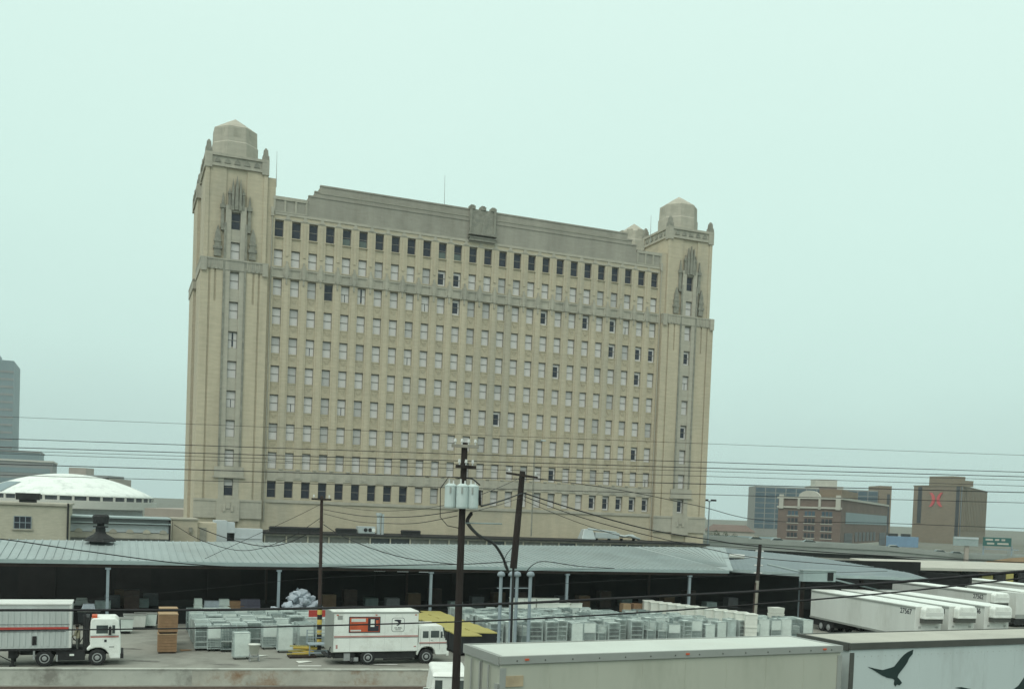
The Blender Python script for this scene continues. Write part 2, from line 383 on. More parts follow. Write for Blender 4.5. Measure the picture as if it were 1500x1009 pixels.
ck.box(a, b, -.35, .3, ZB(48.6), ZB(52.0)); ck.box(a-.1, a+.25, -.5, .3, ZB(48.6), ZB(52.0)); ck.box(b-.25, b+.1, -.5, .3, ZB(48.6), ZB(52.0))
for c in (a+.3, (a+b)/2, b-.3): ck.box(c-.45, c+.45, -.5, .5, ZB(52.0), ZB(52.45)); ck.box(c-.28, c+.28, -.4, .4, ZB(52.45), ZB(52.6))
ck.box(a-.25, b+.25, -.85, .3, ZB(48.3), ZB(48.6)); ck.box(a-.1, b+.1, -.55, .3, ZB(47.5), ZB(47.9)); ck.box(a-.28, b+.28, -.65, .2, ZB(47.9), ZB(48.05))
ck.prism([((a+b)/2-.12, ZB(48.6)), ((a+b)/2+.12, ZB(48.6)), ((a+b)/2+.06, ZB(50)), ((a+b)/2-.06, ZB(50))], -.45, -.35)
ck.build('central_ornament', stone_dk, blk)
# windows ----------------------------------------------------------
def win_frame():
    f = MB(); h, wd = WH, WW
    f.box(-wd/2, -wd/2+.07, -.04, .04, 0, h); f.box(wd/2-.07, wd/2, -.04, .04, 0, h)
    f.box(-wd/2+.07, wd/2-.07, -.06, .04, h-.17, h); f.box(-wd/2+.07, wd/2-.07, -.04, .04, 0, .07)  # head bar made thick and dark to imitate the lintel's shadow
    f.box(-wd/2+.07, wd/2-.07, -.05, .03, h*.5-.04, h*.5+.04)
    return f
def win_pane(kind, mb=None, off=(0, 0, 0), base=0):
    f = mb or MB(); h, wd = WH-.02, WW-.04; X, Y, Z = off
    def q(x0, x1, z0, z1, mi, y=.01): f.box(X+x0, X+x1, Y+y, Y+y+.03, Z+z0, Z+z1, mi)
    hw = wd/2
    if kind == 'blind': q(-hw, hw, .01, h, 0)
    elif kind == 'grey': q(-hw, hw, .01, h, 3)
    elif kind == 'two': q(-hw, hw, .01, h*.5, 0); q(-hw, hw, h*.5, h, 3)
    elif kind == 'dark': q(-hw, hw, .01, h, 1)
    elif kind == 'shade': q(-hw, hw, h*.42, h, 1); q(-hw, hw, .01, h*.42, 2)
    elif kind == 'slit': q(-hw, -.12, .01, h, 0); q(-.12, .12, .3, h-.1, 1); q(.12, hw, .01, h, 0)
    elif kind == 'part': q(-hw, hw*.55, .3, h-.45, 1); q(hw*.55, hw, .01, h, 0); q(-hw, hw*.55, h-.45, h, 0); q(-hw, hw*.55, .01, .3, 0)
    elif kind == 'low': q(-hw, hw, h*.6, h, 0); q(-hw, hw, .01, h*.6, 1)
    elif kind == 'half': q(-hw, -.05, .01, h, 0); q(-.05, .06, .01, h*.5, 1); q(.06, hw, .01, h, 0); q(-.05, .06, h*.5, h, 0)
    return f
PM = [blind, glass_dk, glass_gn, blind_g]
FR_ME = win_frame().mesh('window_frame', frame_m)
PANE_ME = {k: win_pane(k).mesh('window_pane', PM) for k in ('blind', 'dark', 'shade', 'slit', 'part', 'low', 'half', 'grey', 'two')}
KIND = {}
for c in range(26): KIND[(c, 0)] = 'shade' if c in (4, 5, 10, 11) else 'dark'
for c, r in ((10, 1), (11, 1), (11, 2), (17, 2), (20, 2), (22, 2), (22, 3), (24, 3), (25, 3), (18, 4), (24, 4), (14, 6), (24, 7), (18, 8)): KIND[(c, r)] = 'part'
KIND[(3, 2)] = 'dark'; KIND[(4, 2)] = 'half'; KIND[(5, 2)] = 'slit'; KIND[(23, 2)] = 'half'; KIND[(9, 2)] = 'half'
for c, r in ((1, 6), (4, 6), (2, 4), (23, 8), (25, 8), (8, 4)): KIND[(c, r)] = 'half'
for c in range(9): KIND[(c, 9)] = 'dark'
for c in range(21, 26): KIND[(c, 9)] = 'part'
rest_f = MB(); wr = random.Random(3)
for c in range(26):
    for r in range(10):
        k = KIND.get((c, r)) or wr.choice(('blind',)*6+('grey', 'two')); x, z = c*SP, ZT-r*RP-WH
        if c < 8:
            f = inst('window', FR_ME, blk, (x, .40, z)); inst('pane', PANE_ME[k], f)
        else:
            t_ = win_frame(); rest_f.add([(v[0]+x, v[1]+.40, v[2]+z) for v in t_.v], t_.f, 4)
            win_pane(k, rest_f, (x, .40, z))
tag(rest_f.build('windows', PM+[frame_m], blk), 'distant window columns of the long facade, most with pale blinds drawn', kind='stuff')
# towers -----------------------------------------------------------
def tower(cu, wc, front):
    x = cu*K; t0 = -.62*K
    y0 = t0 if front else 24.5-8.4*K
    hx = (4.3 if cu < 10 else 4.65)*K; hu = 3.98*K; dep = 9.0*K
    tw = MB()
    zband0, zband1, ztop = ZB(39.0), ZB(40.35), ZB(52.4)
    tw.box(x-hx+.1, x+hx-.1, y0+.45, y0+dep-.1, 0, zband0)                    # core
    tw.box(x-hu+.1, x+hu-.1, y0+.5, y0+dep-.3, zband0, ztop)
    if front:
        for s in (-1, 1):                                               # brick panels, corner strips
            a, b = sorted((x+s*1.32*K, x+s*hx)); tw.box(a, b, y0+.18, y0+.45, 0, zband0)
            a, b = sorted((x+s*(hx-1.0*K), x+s*hx)); tw.box(a, b, y0, y0+.18, ZB(6.3), zband0)
            a, b = sorted((x+s*1.32*K, x+s*(hx-1.25*K))); tw.box(a, b, y0, y0+.18, ZB(8.8), ZB(34.8))
            c = x+s*2.45*K
            for q0, q1 in sorted([sorted((x+s*1.32*K, c-s*.14)), sorted((c+s*.14, x+s*(hx-1.25*K)))]): tw.box(q0, q1, y0, y0+.18, ZB(34.8), zband0)
            a, b = sorted((x+s*1.32*K, x+s*hu)); tw.box(a, b, y0+.35, y0+.5, zband1, ztop)
            a, b = sorted((x+s*(hu-.5*K), x+s*hu)); tw.box(a, b, y0+.2, y0+.35, zband1, ztop)
    T = tw.build('tower', brick, blk)
    st = MB()
    if front:
        for r in range(10):
            z1 = ZT-r*RP; z0 = z1-WH
            st.box(x-1.32*K, x-WW/2, y0-.05, y0+.45, z0-.9, z1+.88); st.box(x+WW/2, x+1.32*K, y0-.05, y0+.45, z0-.9, z1+.88)
            st.box(x-WW/2, x+WW/2, y0+.08, y0+.45, z0-(RP-WH), z0)
        st.box(x-WW/2, x+WW/2, y0+.02, y0+.45, ZT, ZT+1)
        zb0 = ZT-9*RP-WH
        st.box(x-1.9*K, x+1.9*K, y0-.16, y0-.051, ZT-9*RP+.15, ZT-9*RP+1.7); st.box(x-2.1*K, x+2.1*K, y0-.3, y0-.161, ZT-9*RP+.12, ZT-9*RP+.34)
        st.box(x-hx-.12, x+hx+.12, y0-.18, y0+.1, ZB(8.55), ZB(8.85)); st.box(x-hx-.1, x+hx+.1, y0-.10, y0+.17, ZB(6.3), ZB(8.55))
        st.box(x-1.5*K, x+1.5*K, y0-.24, y0-.101, ZB(5.9), ZB(8.9))
        for s in (-1, 1): st.box(x+s*.55-.2, x+s*.55+.2, y0-.36, y0-.241, ZB(7.2), ZB(8.0))
        st.box(x-.3, x+.3, y0-.36, y0-.241, ZB(7.6), ZB(8.5))
        st.build('window_surround', stone_lt, T)
    bn = MB()
    yb1 = y0+dep+.02
    bn.box(x-hx-.03, x+hx+.03, y0-.12, yb1, zband0, zband1-.15); bn.box(x-hx-.07, x+hx+.07, y0-.2, yb1+.03, zband1-.15, zband1+.08)
    if front:
        for s in (-1, 1):
            for k in range(6): c = x+s*(1.6+.52*k)*K; bn.box(c-.09, c+.09, y0-.2, y0-.12, zband0+.15, zband1-.2)
            bn.box(x+s*(hx-.4)-.4, x+s*(hx-.4)+.4, y0-.3, y0-.2, zband0-.4, zband1+.05)
    bn.build('carved_belt', stone, T)
    cn_ = MB()
    yc0, yc1 = y0+.12, y0+dep-.05
    cn_.box(x-hu-.12, x+hu+.12, yc0, yc1, ztop, ztop+.4); cn_.box(x-hu+.02, x+hu-.02, yc0+.15, yc1-.15, ztop+.4, ZB(53.75)); cn_.box(x-hu-.15, x+hu+.15, yc0-.05, yc1+.05, ZB(53.75), ZB(54.1))
    for sx in (-1, 1):
        for yy in (yc0+.5, yc1-.5): cn_.box(x+sx*(hu-.35)-.5, x+sx*(hu-.35)+.5, yy-.55, yy+.55, ztop-.3, ZB(53.74))
    dk = cn_
    for k in range(5):
        c = x+(k-2)*1.25*K; z = ztop+.55
        dk.prism([(c-.42, z), (c+.42, z), (c+.3, z+.45), (c, z+.72), (c-.3, z+.45)], yc0+.02, yc0+.15, 1)
        c = yc0+.15+(k+.75)*1.45*K
        for sx in (-1, 1): a, b = sorted((x+sx*(hu-.02), x+sx*(hu+.1))); dk.box(a, b, c-.4, c+.4, z, z+.55, 1)
    cn_.build('cornice', [stone, stone_dk], T)
    for sx in (-1, 1):
        for yy in (yc0+.5, yc1-.5):
            pn = MB(); c = x+sx*(hu-.35)
            pn.frus(c-.5, c+.5, yy-.5, yy+.5, ZB(54.1), ZB(54.7), .06, .06); pn.frus(c-.36, c+.36, yy-.36, yy+.36, ZB(54.7), ZB(55.5), .08, .08); pn.frus(c-.22, c+.22, yy-.22, yy+.22, ZB(55.5), ZB(55.75), .1, .1)
            pn.build('pinnacle', stone_dk, T)
    dm = MB(); cy = y0+dep/2
    rr = (3.2 if front else 2.9)*K; dz_ = 0 if front else -.55
    dm.lathe([(rr*1.0, ZB(54.05)), (rr*1.0, ZB(56.3)), (rr*.965, ZB(56.45)), (rr*.94, ZB(58.45+dz_)), (rr*.72, ZB(58.88+dz_)), (rr*.70, ZB(58.95+dz_)), (rr*.47, ZB(59.38+dz_)), (rr*.45, ZB(59.45+dz_)), (rr*.14, ZB(60.05+dz_)), (.03, ZB(60.3+dz_))], (x, cy), 8, 0, False, pi/8)
    for i in range(8):
        a = pi/4*i; c, s = math.cos(a), math.sin(a); M = Matrix.Translation((x, cy, 0)) @ Matrix.Rotation(a, 4, 'Z')
        dm.box(rr*.93*.924-.3, rr*.93*.924+.09, -.55, .55, ZB(57.0), ZB(58.2), 1, M)
    dm.build('dome', [stone_lt, stone], T)
    if front:
        om = MB()
        def spire(cx, z0, z1, hw, d=.22, yb=y0+.2):
            om.prism([(cx-hw, z0), (cx+hw, z0), (cx+hw*.75, z0+(z1-z0)*.72), (cx, z1), (cx-hw*.75, z0+(z1-z0)*.72)], yb-d, yb+.14)
        z = ZT
        spire(x, z+.3, z+5.1, .26, .36, y0+.05); spire(x-.52, z+.2, z+4.7, .2, .3, y0+.05); spire(x+.52, z+.2, z+4.7, .2, .3, y0+.05)
        spire(x-.95, z+.3, z+3.5, .2, .26); spire(x+.95, z+.3, z+3.5, .2, .26)
        for s in (-1, 1):
            om.box(x+s*.95-.24, x+s*.95+.24, y0-.12, y0+.3, z+2.5, z+2.8)
            spire(x+s*1.72*K, z-2.4, z+2.6, .24, .2); om.box(x+s*1.72*K-.36, x+s*1.72*K+.36, y0-.1, y0+.3, z+.4, z+.9); om.box(x+s*1.6*K-.3, x+s*1.6*K+.3, y0-.08, y0+.3, z-2.7, z-2.2)
            spire(x+s*2.25*K, z-RP-2.2, z-RP+2.2, .48, .2); om.box(x+s*2.25*K-.6, x+s*2.25*K+.6, y0-.08, y0+.3, z-RP-1.2, z-RP-.8); om.box(x+s*2.25*K-.5, x+s*2.25*K+.5, y0-.06, y0+.3, z-RP-.2, z-RP+.1)
            om.box(x+s*1.35*K-.14, x+s*1.35*K+.14, y0-.16, y0-.05, z-9*RP+1.8, z-1.6)
        om.build('gothic_ornament', stone_dk, T)
        left = cu < 10
        for r in range(10):
            k = 'blind'
            if r in (0, 9): k = 'dark'
            if left and r == 4: k = 'slit'
            if left and r in (6,): k = 'half'
            if left and r == 9: k = 'low'
            if not left and r in (3, 6): k = 'part'
            if not left and r in (4,): k = 'half'
            if not left and r == 9: k = 'part'
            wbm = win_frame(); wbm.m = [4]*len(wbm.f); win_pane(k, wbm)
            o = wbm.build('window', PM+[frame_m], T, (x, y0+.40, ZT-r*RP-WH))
    return T
tower(-5.7, 0, True); tower(63.75, 0, True); tower(-5.7, 0, False); tower(63.75, 0, False)
for x0, x1 in ((-1.95, -.6), (58.7, 60.0)): sh = MB(); sh.box(x0*K, x1*K, -.1, 8, 0, ZB(52.0 if x0 < 0 else 49.9)); sh.build('tower_shoulder', brick, blk)
for x0 in (-.95*K, 58.8*K):
    dp = MB(); dp.cyl((x0, -.22, ZB(6)), (x0, -.22, ZB(47.5)), .09, n=6); dp.box(x0-.2, x0+.2, -.35, -.1, ZB(47), ZB(48.2))
    dp.build('downpipe', stone, blk)
for px, py0, py1, w_ in ((651, 300, 257, FW+8), (405, 262, 222, FW+3), (953, 345, 316, FW+2)):
    p0, p1 = Wp(px, py0, w_), Wp(px+.8, py1, w_)
    b = MB(); b.cyl(p0-Vector((0, 0, 1.2)), p1, .06, .025, 6)
    tag(b.build('antenna', rail_m), {651: 'thin whip antenna on the parapet near the middle of the long roof', 405: 'thin whip antenna beside the nearer domed tower on the left', 953: 'thin antenna on the roof beside the right domed tower'}[px], 'antenna')
# ------------------------------------------------------------------ dock canopy
EW = 84.2
cnp = thing('dock_canopy', 'long open dock canopy with pale ribbed metal roof on slim steel posts', 'canopy', S(0, EW, 0), AL)
def cl(p):                                     # world -> canopy local
    u, w_ = uw(p); return Vector((u, w_-EW, p.z))
u_l, u_r = -62., 56.5
def back(u): f_ = (u+9.4)/80.; return (92.2-EW+14.2*f_, 6.39+.37*f_)
rf = MB(); nseg = 20
for i in range(nseg):
    a = u_l+(u_r-u_l)*i/nseg; b = u_l+(u_r-u_l)*(i+1)/nseg
    rf.hull([(a, -.35, 5.32), (b, -.35, 5.32), (b, *back(b)), (a, *back(a))], .06)
x = u_l+.3
while x < u_r:
    bw, bz = back(x); rf.hull([(x, -.35, 5.38), (x+.09, -.35, 5.38), (x+.09, bw, bz+.06), (x, bw, bz+.06)], .055); x += .62
P_ = cl(G(1062, 801.5, 6.72)); rf.hull([(u_r, -.35, 5.32), (u_r+.6, -.33, 5.31), tuple(P_), (u_r, *back(u_r))], .06)
for k in range(1, 14):
    A_ = Vector((u_r, *back(u_r))).lerp(P_, k/14); B_ = Vector((u_r, -.35, 5.32)); q_ = B_.lerp(A_, .12); up_ = Vector((0, 0, .06)); rf.hull([q_+up_, q_+up_+Vector((.06, 0, 0)), A_+up_+Vector((.09, 0, 0)), A_+up_], .055)
rf.build('roof', roofm, cnp)
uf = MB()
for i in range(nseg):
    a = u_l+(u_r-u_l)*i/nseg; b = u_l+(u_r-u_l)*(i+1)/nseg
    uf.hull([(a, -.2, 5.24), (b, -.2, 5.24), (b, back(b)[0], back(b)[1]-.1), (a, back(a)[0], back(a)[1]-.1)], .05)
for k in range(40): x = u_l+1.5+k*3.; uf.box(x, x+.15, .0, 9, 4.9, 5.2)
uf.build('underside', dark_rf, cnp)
gt = MB(); gt.box(u_l, u_r, -.55, -.35, 5.02, 5.30); gt.build('gutter', gutter, cnp)
fb = MB(); fb.box(u_l, u_r, -.3, -.1, 4.75, 5.02); fb.build('fascia_beam', rusty, cnp)
pm = MB(); pm.box(-.11, .11, -.11, .11, 0, 4.75); pm.box(-.2, .2, -.2, .2, 0, .12); pm.box(-.2, .2, -.16, .16, 4.6, 4.75); pme = pm.mesh('post', steel)
for k in range(-4, 6): inst('post', pme, cnp, (-.6+13.2*k, -.2, 0))
pm = MB(); pm.box(-.09, .09, -.09, .09, 0, 5.5); pme = pm.mesh('inner_post', rusty)
for k in range(-3, 5): inst('inner_post', pme, cnp, (-.5+13.2*k, 7.9, 0))
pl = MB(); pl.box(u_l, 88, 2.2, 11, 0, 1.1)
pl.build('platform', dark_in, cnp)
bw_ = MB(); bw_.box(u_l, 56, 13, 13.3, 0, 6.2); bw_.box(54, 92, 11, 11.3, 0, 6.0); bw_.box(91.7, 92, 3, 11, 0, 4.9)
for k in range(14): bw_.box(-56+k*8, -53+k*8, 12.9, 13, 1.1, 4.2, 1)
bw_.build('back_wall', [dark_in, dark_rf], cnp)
def fluor(px, py, w_, ln, m, lab, grp=None):
    p = Wp(px, py, w_); o = thing('tube_light', lab, 'lamp', p, AL, grp)
    b = MB(); b.box(-ln/2, ln/2, -.09, .09, .02, .14); b.build('housing', gutter, o)
    b = MB(); b.box(-ln/2+.05, ln/2-.05, -.06, .06, -.05, .02); b.build('tube', m, o)
fluor(655, 831.5, 86.5, 1.9, lampm, 'lit fluorescent tube under the canopy edge just left of the transformer pole')
fluor(682, 831.5, 86.5, .8, lampm, 'short lit fluorescent tube under the canopy edge just right of the transformer pole')
fluor(1132, 838, 86.5, 2.2, lampm, 'bright greenish tube light under the far right canopy behind the bleached pole')
for px in (258, 296, 334, 372, 445, 486, 520, 556, 590, 622): fluor(px, 829+(px-258)*.022, 89.5, 1.15, lampd, 'dim tube light in the row hanging under the dark canopy', 'dim tube lights under the canopy')
# the right-hand roof, set askew
rr_ = thing('side_canopy', 'blue grey metal dock roof at the right end over the white trailers', 'canopy', S(56, 84, 0), AL)
inv = Matrix.Rotation(-AL, 4, 'Z') @ Matrix.Translation(-S(56, 84, 0))
e = [inv @ G(px, py, z) for px, py, z in ((1052, 832.5, 5.2), (1186, 841, 5.2), (1360, 847, 5.2), (1332, 838.5, 5.6), (1190, 815, 6.4), (1034, 799.5, 6.75))]
def lerp(a, b_, t): return a+(b_-a)*t
b = MB()
for i, j, k in ((0, 5, 4), (0, 4, 1), (1, 4, 3), (1, 3, 2)): b.hull([e[i], e[j], e[k]], .1)
for k in range(1, 34):
    t_ = k/34
    lo_, hi_ = (lerp(e[0], e[1], t_*2), lerp(e[5], e[4], t_*2)) if t_ <= .5 else (lerp(e[1], e[2], t_*2-1), lerp(e[4], e[3], t_*2-1))
    d = Vector((.08, 0, 0)); u_ = Vector((0, 0, .04)); b.hull([lo_+u_, lo_+d+u_, hi_+d+u_, hi_+u_], .05)
b.build('roof', roofb, rr_)
b = MB()
for a_, c_ in ((e[0], e[1]), (e[1], e[2])):
    d = Vector((0, -.12, 0)); b.hull([a_+d+Vector((0, 0, .05)), c_+d+Vector((0, 0, .05)), c_+Vector((0, 0, .05)), a_+Vector((0, 0, .05))], .3)
b.build('gutter', gutter, rr_)
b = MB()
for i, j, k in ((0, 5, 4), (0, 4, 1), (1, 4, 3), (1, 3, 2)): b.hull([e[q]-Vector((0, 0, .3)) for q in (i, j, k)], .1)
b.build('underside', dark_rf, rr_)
for px, py in ((1176, 850), (1262, 852)):
    p = inv @ Wp(px, py, 83.6); b = MB(); b.box(p.x-.16, p.x+.16, p.y-.16, p.y+.16, 0, 5.0); b.build('post', rusty, rr_)
p0, p1 = Wp(1124, 826, 80), Wp(1332, 874, 80)
b = MB(); b.tube([p0, p1], .09, 6); tag(b.build('sloping_beam', gutter), 'long pale sloping beam hanging below the blue grey dock roof', 'beam')
hp = thing('dock_shelter', 'small pale boxed shelter at the upper end of the white trailers', 'shelter', Wp(1200, 850, 79.5), AL)
b = MB(); b.box(-2., 1.9, -.1, .5, -.1, .95); b.build('panel', gutter, hp); b = MB(); b.box(.9, 1.5, -.25, -.1, .0, .8); b.build('opening', dark_in, hp); b = MB(); b.box(-2.1, 2, -.2, .6, .95, 1.05); b.build('roof', roofm, hp)
rv = thing('roof_ventilator', 'black mushroom ventilator with a wide cone skirt on the canopy roof', 'vent', Wp(147, 789, 92), AL)
b = MB(); b.lathe([(1.25, -.2), (1.1, .1), (.5, .45), (.4, .6), (.4, .9)], n=14); b.build('skirt', black, rv)
b = MB(); b.lathe([(.38, .9), (.38, 1.0), (.62, 1.0), (.62, 1.1), (.3, 1.1), (.3, 1.35), (.62, 1.35), (.68, 1.9), (.6, 2.05), (.45, 2.1)], n=14); b.build('cap', black, rv)

# ------------------------------------------------------------------ low annex between the canopy and the tower
AW = 137.
an = thing('annex_building', 'low annex with a strip of clerestory windows along the foot of the office block', 'annex', S(18.4, AW, 0), AL)
b = MB(); b.box(0, 69.5, .2, 9.5, 0, 6.0); b.build('wall', brick, an)
b = MB(); b.box(-.3, 69.9, -.5, 10, 6.0, 6.2); b.build('roof_edge', black, an)
b = MB(); b.box(-.2, 69.8, -.25, .1, 5.75, 6.0); b.box(-.1, 69.6, -.15, .1, 3.2, 4.3); b.build('fascia', stone_dk, an)
mm_ = MB(); mm_.box(0, .16, -.12, .2, 4.3, 5.75); mm_ = mm_.mesh('mullion', pbrick)
for k in range(24): inst('mullion', mm_, an, (k*2.9, 0, 0))
wm = MB(); wm.box(0, 2.74, .08, .2, 4.3, 5.75); wa = wm.mesh('window', mat('grimy clerestory glass', (.16, .165, .15), .5, .3, .6)); wb2 = wm.mesh('window', mat('broken dark clerestory glass', (.06, .07, .075), .4, .3, .6))
for k in range(24): inst('window', wb2 if k in (5, 6, 11, 15, 18, 19) else wa, an, (k*2.9+.16, 0, 0))
def curb(px0, px1, py, lab):
    p = Wp((px0+px1)/2, py, AW+2.5); L_ = (Wp(px1, py, AW+2.5)-Wp(px0, py, AW+2.5)).length
    b = MB(); b.box(-L_/2, L_/2, -.4, .4, 0, .55); b.frus(-L_/2-.1, L_/2+.1, -.5, .5, .55, .75, .2, .2)
    p.z = 6.2; return tag(b.build('roof_curb', black, None, p, AL), lab, 'roof vent')
curb(395, 470, 776, 'dark low ridge vent on the annex roof left of the striped pole'); curb(492, 522, 778, 'short dark ridge vent on the annex roof left of the air unit'); curb(588, 615, 781, 'short dark ridge vent on the annex roof right of the air unit')
ac = thing('air_unit', 'grey rooftop air unit with a round flue beside it on the annex roof', 'air unit', Wp(535, 782, AW+3), AL)
ac.location.z = 6.2
b = MB(); b.box(-1.2, 1.3, -.6, .8, .1, 1.1); b.build('casing', duct, ac, bevel=.04)
for x in (-.1, .55, 1.05):
    b = MB(); b.cyl((x, -.66, .6), (x, -.60, .6), .28, n=12); b.build('fan_grille', black if x < 1 else white, ac)
b = MB(); b.box(-1.2, 1.3, -.6, .8, 0, .1); b.build('curb', black, ac)
b = MB(); b.cyl((1.9, 0, 0), (1.9, 0, 2.9), .28, n=12); b.cyl((1.9, 0, 2.7), (1.9, 0, 3.1), .42, n=12); b.cyl((2.5, .1, 0), (2.5, .1, 2.95), .22, n=12); b.build('flue', duct, ac)
dc = thing('duct_run', 'grey bundle of rooftop air ducts at the right end of the annex roof', 'duct', Wp(892, 793, AW+4), AL)
dc.location.z = 6.2
b = MB(); b.frus(-5.2, -2.7, -.9, .9, .1, 1.7, .5, .4); b.build('plenum', duct, dc, bevel=.1)
b = MB(); b.box(-2.7, 1.5, -.6, .5, .3, 1.25); b.cyl((-4, -.4, 1.75), (1.0, -.4, 1.3), .18, n=8); b.build('trunk', duct, dc, bevel=.08)
for k in range(3): b = MB(); b.tube([(1.5, -.3+k*.3, .9), (2.4, -.5+k*.3, .7), (3.2+k*.5, -.5+k*.3, .9), (5.2, -.6+k*.3, .35)], .2, 8); b.build('branch', duct, dc)
for k in range(5): b = MB(); b.box(-4.5+k*2.2, -4.35+k*2.2, -.4, .4, 0, .4); b.build('stand', black, dc)
du = thing('duct_tower', 'pale sheet metal duct housing with a dark intake at the foot of the left tower', 'duct', S(14., AW-1.6, 0), AL)
p0, p1, p2 = [uw(Wp(x, 780, AW-1.6))[0]-14. for x in (314, 344, 385)]
b = MB(); b.box(p0, p0+1.6, 0, 3, 0, 7.6); b.box(p0+1.6, p1, .3, 3, 6.0, 7.4); b.prism([(p0+1.6, 6.0), (p1, 6.0), (p1, 6.9), (p0+1.6, 7.5)], .1, .3); b.build('housing', duct_l, du)
b = MB(); b.box(p0+1.6, p1, .8, 3, 4.9, 6.0); b.build('intake', black, du); b = MB(); b.box(p0+1.6, p1, .3, 3, 0, 4.9); b.build('lower_casing', duct_l, du)
b = MB(); b.box(p1, p2, .2, 3, 0, 6.6); b.box(p1+.1, p2-.1, .1, .2, 5.3, 5.4); b.build('side_casing', duct_l, du)
lp = thing('street_lamp', 'slim single arm lamp post in front of the tower windows', 'street lamp', Wp(778, 785, AW+3), AL)
zt = (Wp(780.5, 645, AW+3).z)-lp.location.z
b = MB(); b.cyl((0, 0, 0), (.0, 0, zt), .13, .09, 8); b.build('pole', stone_dk, lp)
b = MB(); b.tube([(0, 0, zt), (.15, 0, zt+.12), (.8, 0, zt+.2), (1.2, 0, zt+.15)], .06, 6); b.build('arm', stone_dk, lp)
b = MB(); b.box(1.0, 1.8, -.18, .18, zt-.02, zt+.2); b.build('lamp_head', duct, lp, bevel=.05)
bx = thing('beige_shed', 'small beige flat roofed block between the low wall and the left tower', 'shed', Wp(252, 800, 128), AL); bx.location.z = 0
zt = Wp(268, 761, 128).z
b = MB(); b.box(0, 2.9, 0, 6, 0, zt); b.box(2.9, 5.2, .3, 6, 0, zt-.3, 0); b.build('wall', brick, bx); b = MB(); b.box(-.15, 3.05, -.15, 6.1, zt, zt+.18); b.build('roof_edge', stone, bx)
b = MB(); b.box(3.2, 4.0, .2, .3, zt-2.6, zt-.9); b.build('door', stone_dk, bx); b = MB(); b.box(1.9, 2.3, -.3, 0, zt-1.5, zt-.9); b.build('meter_box', stone_dk, bx)

# ------------------------------------------------------------------ buildings on the left, behind the canopy
def blockbox(name, lab, cat, px0, px1, pyt, Y, dep, m, rz=0., z0=0):
    a = D(px0, pyt, Y); r = ray(px1, pyt); d = Vector((math.cos(rz), math.sin(rz), 0))
    det = d.x*(-r.y)-d.y*(-r.x); Wd = (-a.x*(-r.y)+a.y*(-r.x))/det     # a + d*Wd lies on the sight line through px1
    o = thing(name, lab, cat, (a.x, Y, z0), rz); zt = a.z
    b = MB(); b.box(0, Wd, 0, dep, 0, zt-z0); b.build('wall', m, o)
    return o, Wd, zt-z0
p = S(-35, 112, 0)
pb = thing('brick_warehouse', 'low whitewashed brick building with one small window behind the canopy at far left', 'warehouse', p, AL)
x1 = uw(Wp(97, 770, 112))[0]+35; zt = Wp(60, 740, 112).z
b = MB(); b.box(0, x1, 0, 14, 0, zt); b.build('wall', pbrick, pb)
b = MB(); b.box(-.2, x1+.2, -.2, 14.2, zt, zt+.22); b.build('coping', stone, pb)
xw, zw0, zw1 = uw(Wp(33, 765, 112))[0]+35, Wp(33, 774, 112).z, Wp(33, 756, 112).z
wf = MB(); wf.box(xw-.78, xw+.78, -.06, .0, zw0, zw1); wo = wf.build('window', dglass, pb)
b = MB()
for k in range(4): b.box(xw-.8+k*.52, xw-.74+k*.52, -.1, -.06, zw0, zw1)
for k in range(3): b.box(xw-.8, xw+.8, -.1, -.06, zw0+k*(zw1-zw0)/2-.03, zw0+k*(zw1-zw0)/2+.03)
b.build('frame', steel, wo); b = MB(); b.box(xw-.95, xw+.95, -.15, 0, zw0-.15, zw0); b.build('sill', stone, wo)
b = MB(); b.cyl((x1+.15, -.2, 0), (x1+.15, -.2, zt+.3), .1, n=6); b.build('downpipe', black, pb)
p = Wp(41, 737, 116); cu = thing('cooling_unit', 'dark square rooftop cooling unit on the whitewashed brick building', 'cooling unit', (p.x, p.y, zt+.2), AL)
b = MB(); b.box(-.8, .8, -.6, .6, 0, .3); b.build('base', black, cu); b = MB(); b.frus(-1.1, 1.1, -.8, .8, .3, 1.0, -.05, -.05); b.build('casing', black, cu, bevel=.03)
lw = thing('low_depot', 'long low pale depot with roof ledges and small round headed vents', 'depot', S(-8.5, 122, 0), AL)
x0, x1 = uw(Wp(98, 775, 122))[0]+8.5, uw(Wp(250, 775, 122))[0]+8.5
zz = lambda y: Wp(175, y, 122).z
b = MB(); b.box(x0, x1, .4, 8, 0, zz(759)); b.build('wall', grey_c, lw)
b = MB(); b.box(x0, x1, .25, .4, zz(779), zz(768)); b.build('panel_strip', duct_l, lw)
b = MB(); b.box(x0, x1, -.3, .4, zz(766.5), zz(765)); b.box(x0, x1, -.2, 8, zz(759), zz(757)); b.build('ledge', gutter, lw)
b = MB(); b.box(x0, x1, .05, .4, zz(788), zz(780)); b.build('parapet', stone, lw)
for k in range(6):
    c = x0+1.2+(x1-x0-2)*k/5; b = MB(); b.lathe([(.38, -.12), (.38, .12)], n=12)
    v = [(x_, y_) for x_, y_, z_ in b.v]; b2_ = MB(); b2_.prism([(c+.42*math.cos(a*pi/8), zz(780)+.42*math.sin(a*pi/8)) for a in range(9)], -.02, .4); b2_.build('round_vent', pbrick if k == 4 else stone, lw)
b = MB(); b.cyl((x1-.1, .1, 0), (x1-.1, .1, zz(758)), .12, n=6); b.build('drain_post', black, lw)
pk, _, _ = blockbox('pink_building', 'low pinkish building between the domed arena and the left tower', 'building', 212, 292, 743.5, 195, 20, pink_m)
b = MB(); b.box(7, 9, 2, 4, 0, .7); b.build('roof_hatch', grey_c, pk, (0, 0, D(240, 743.5, 195).z))
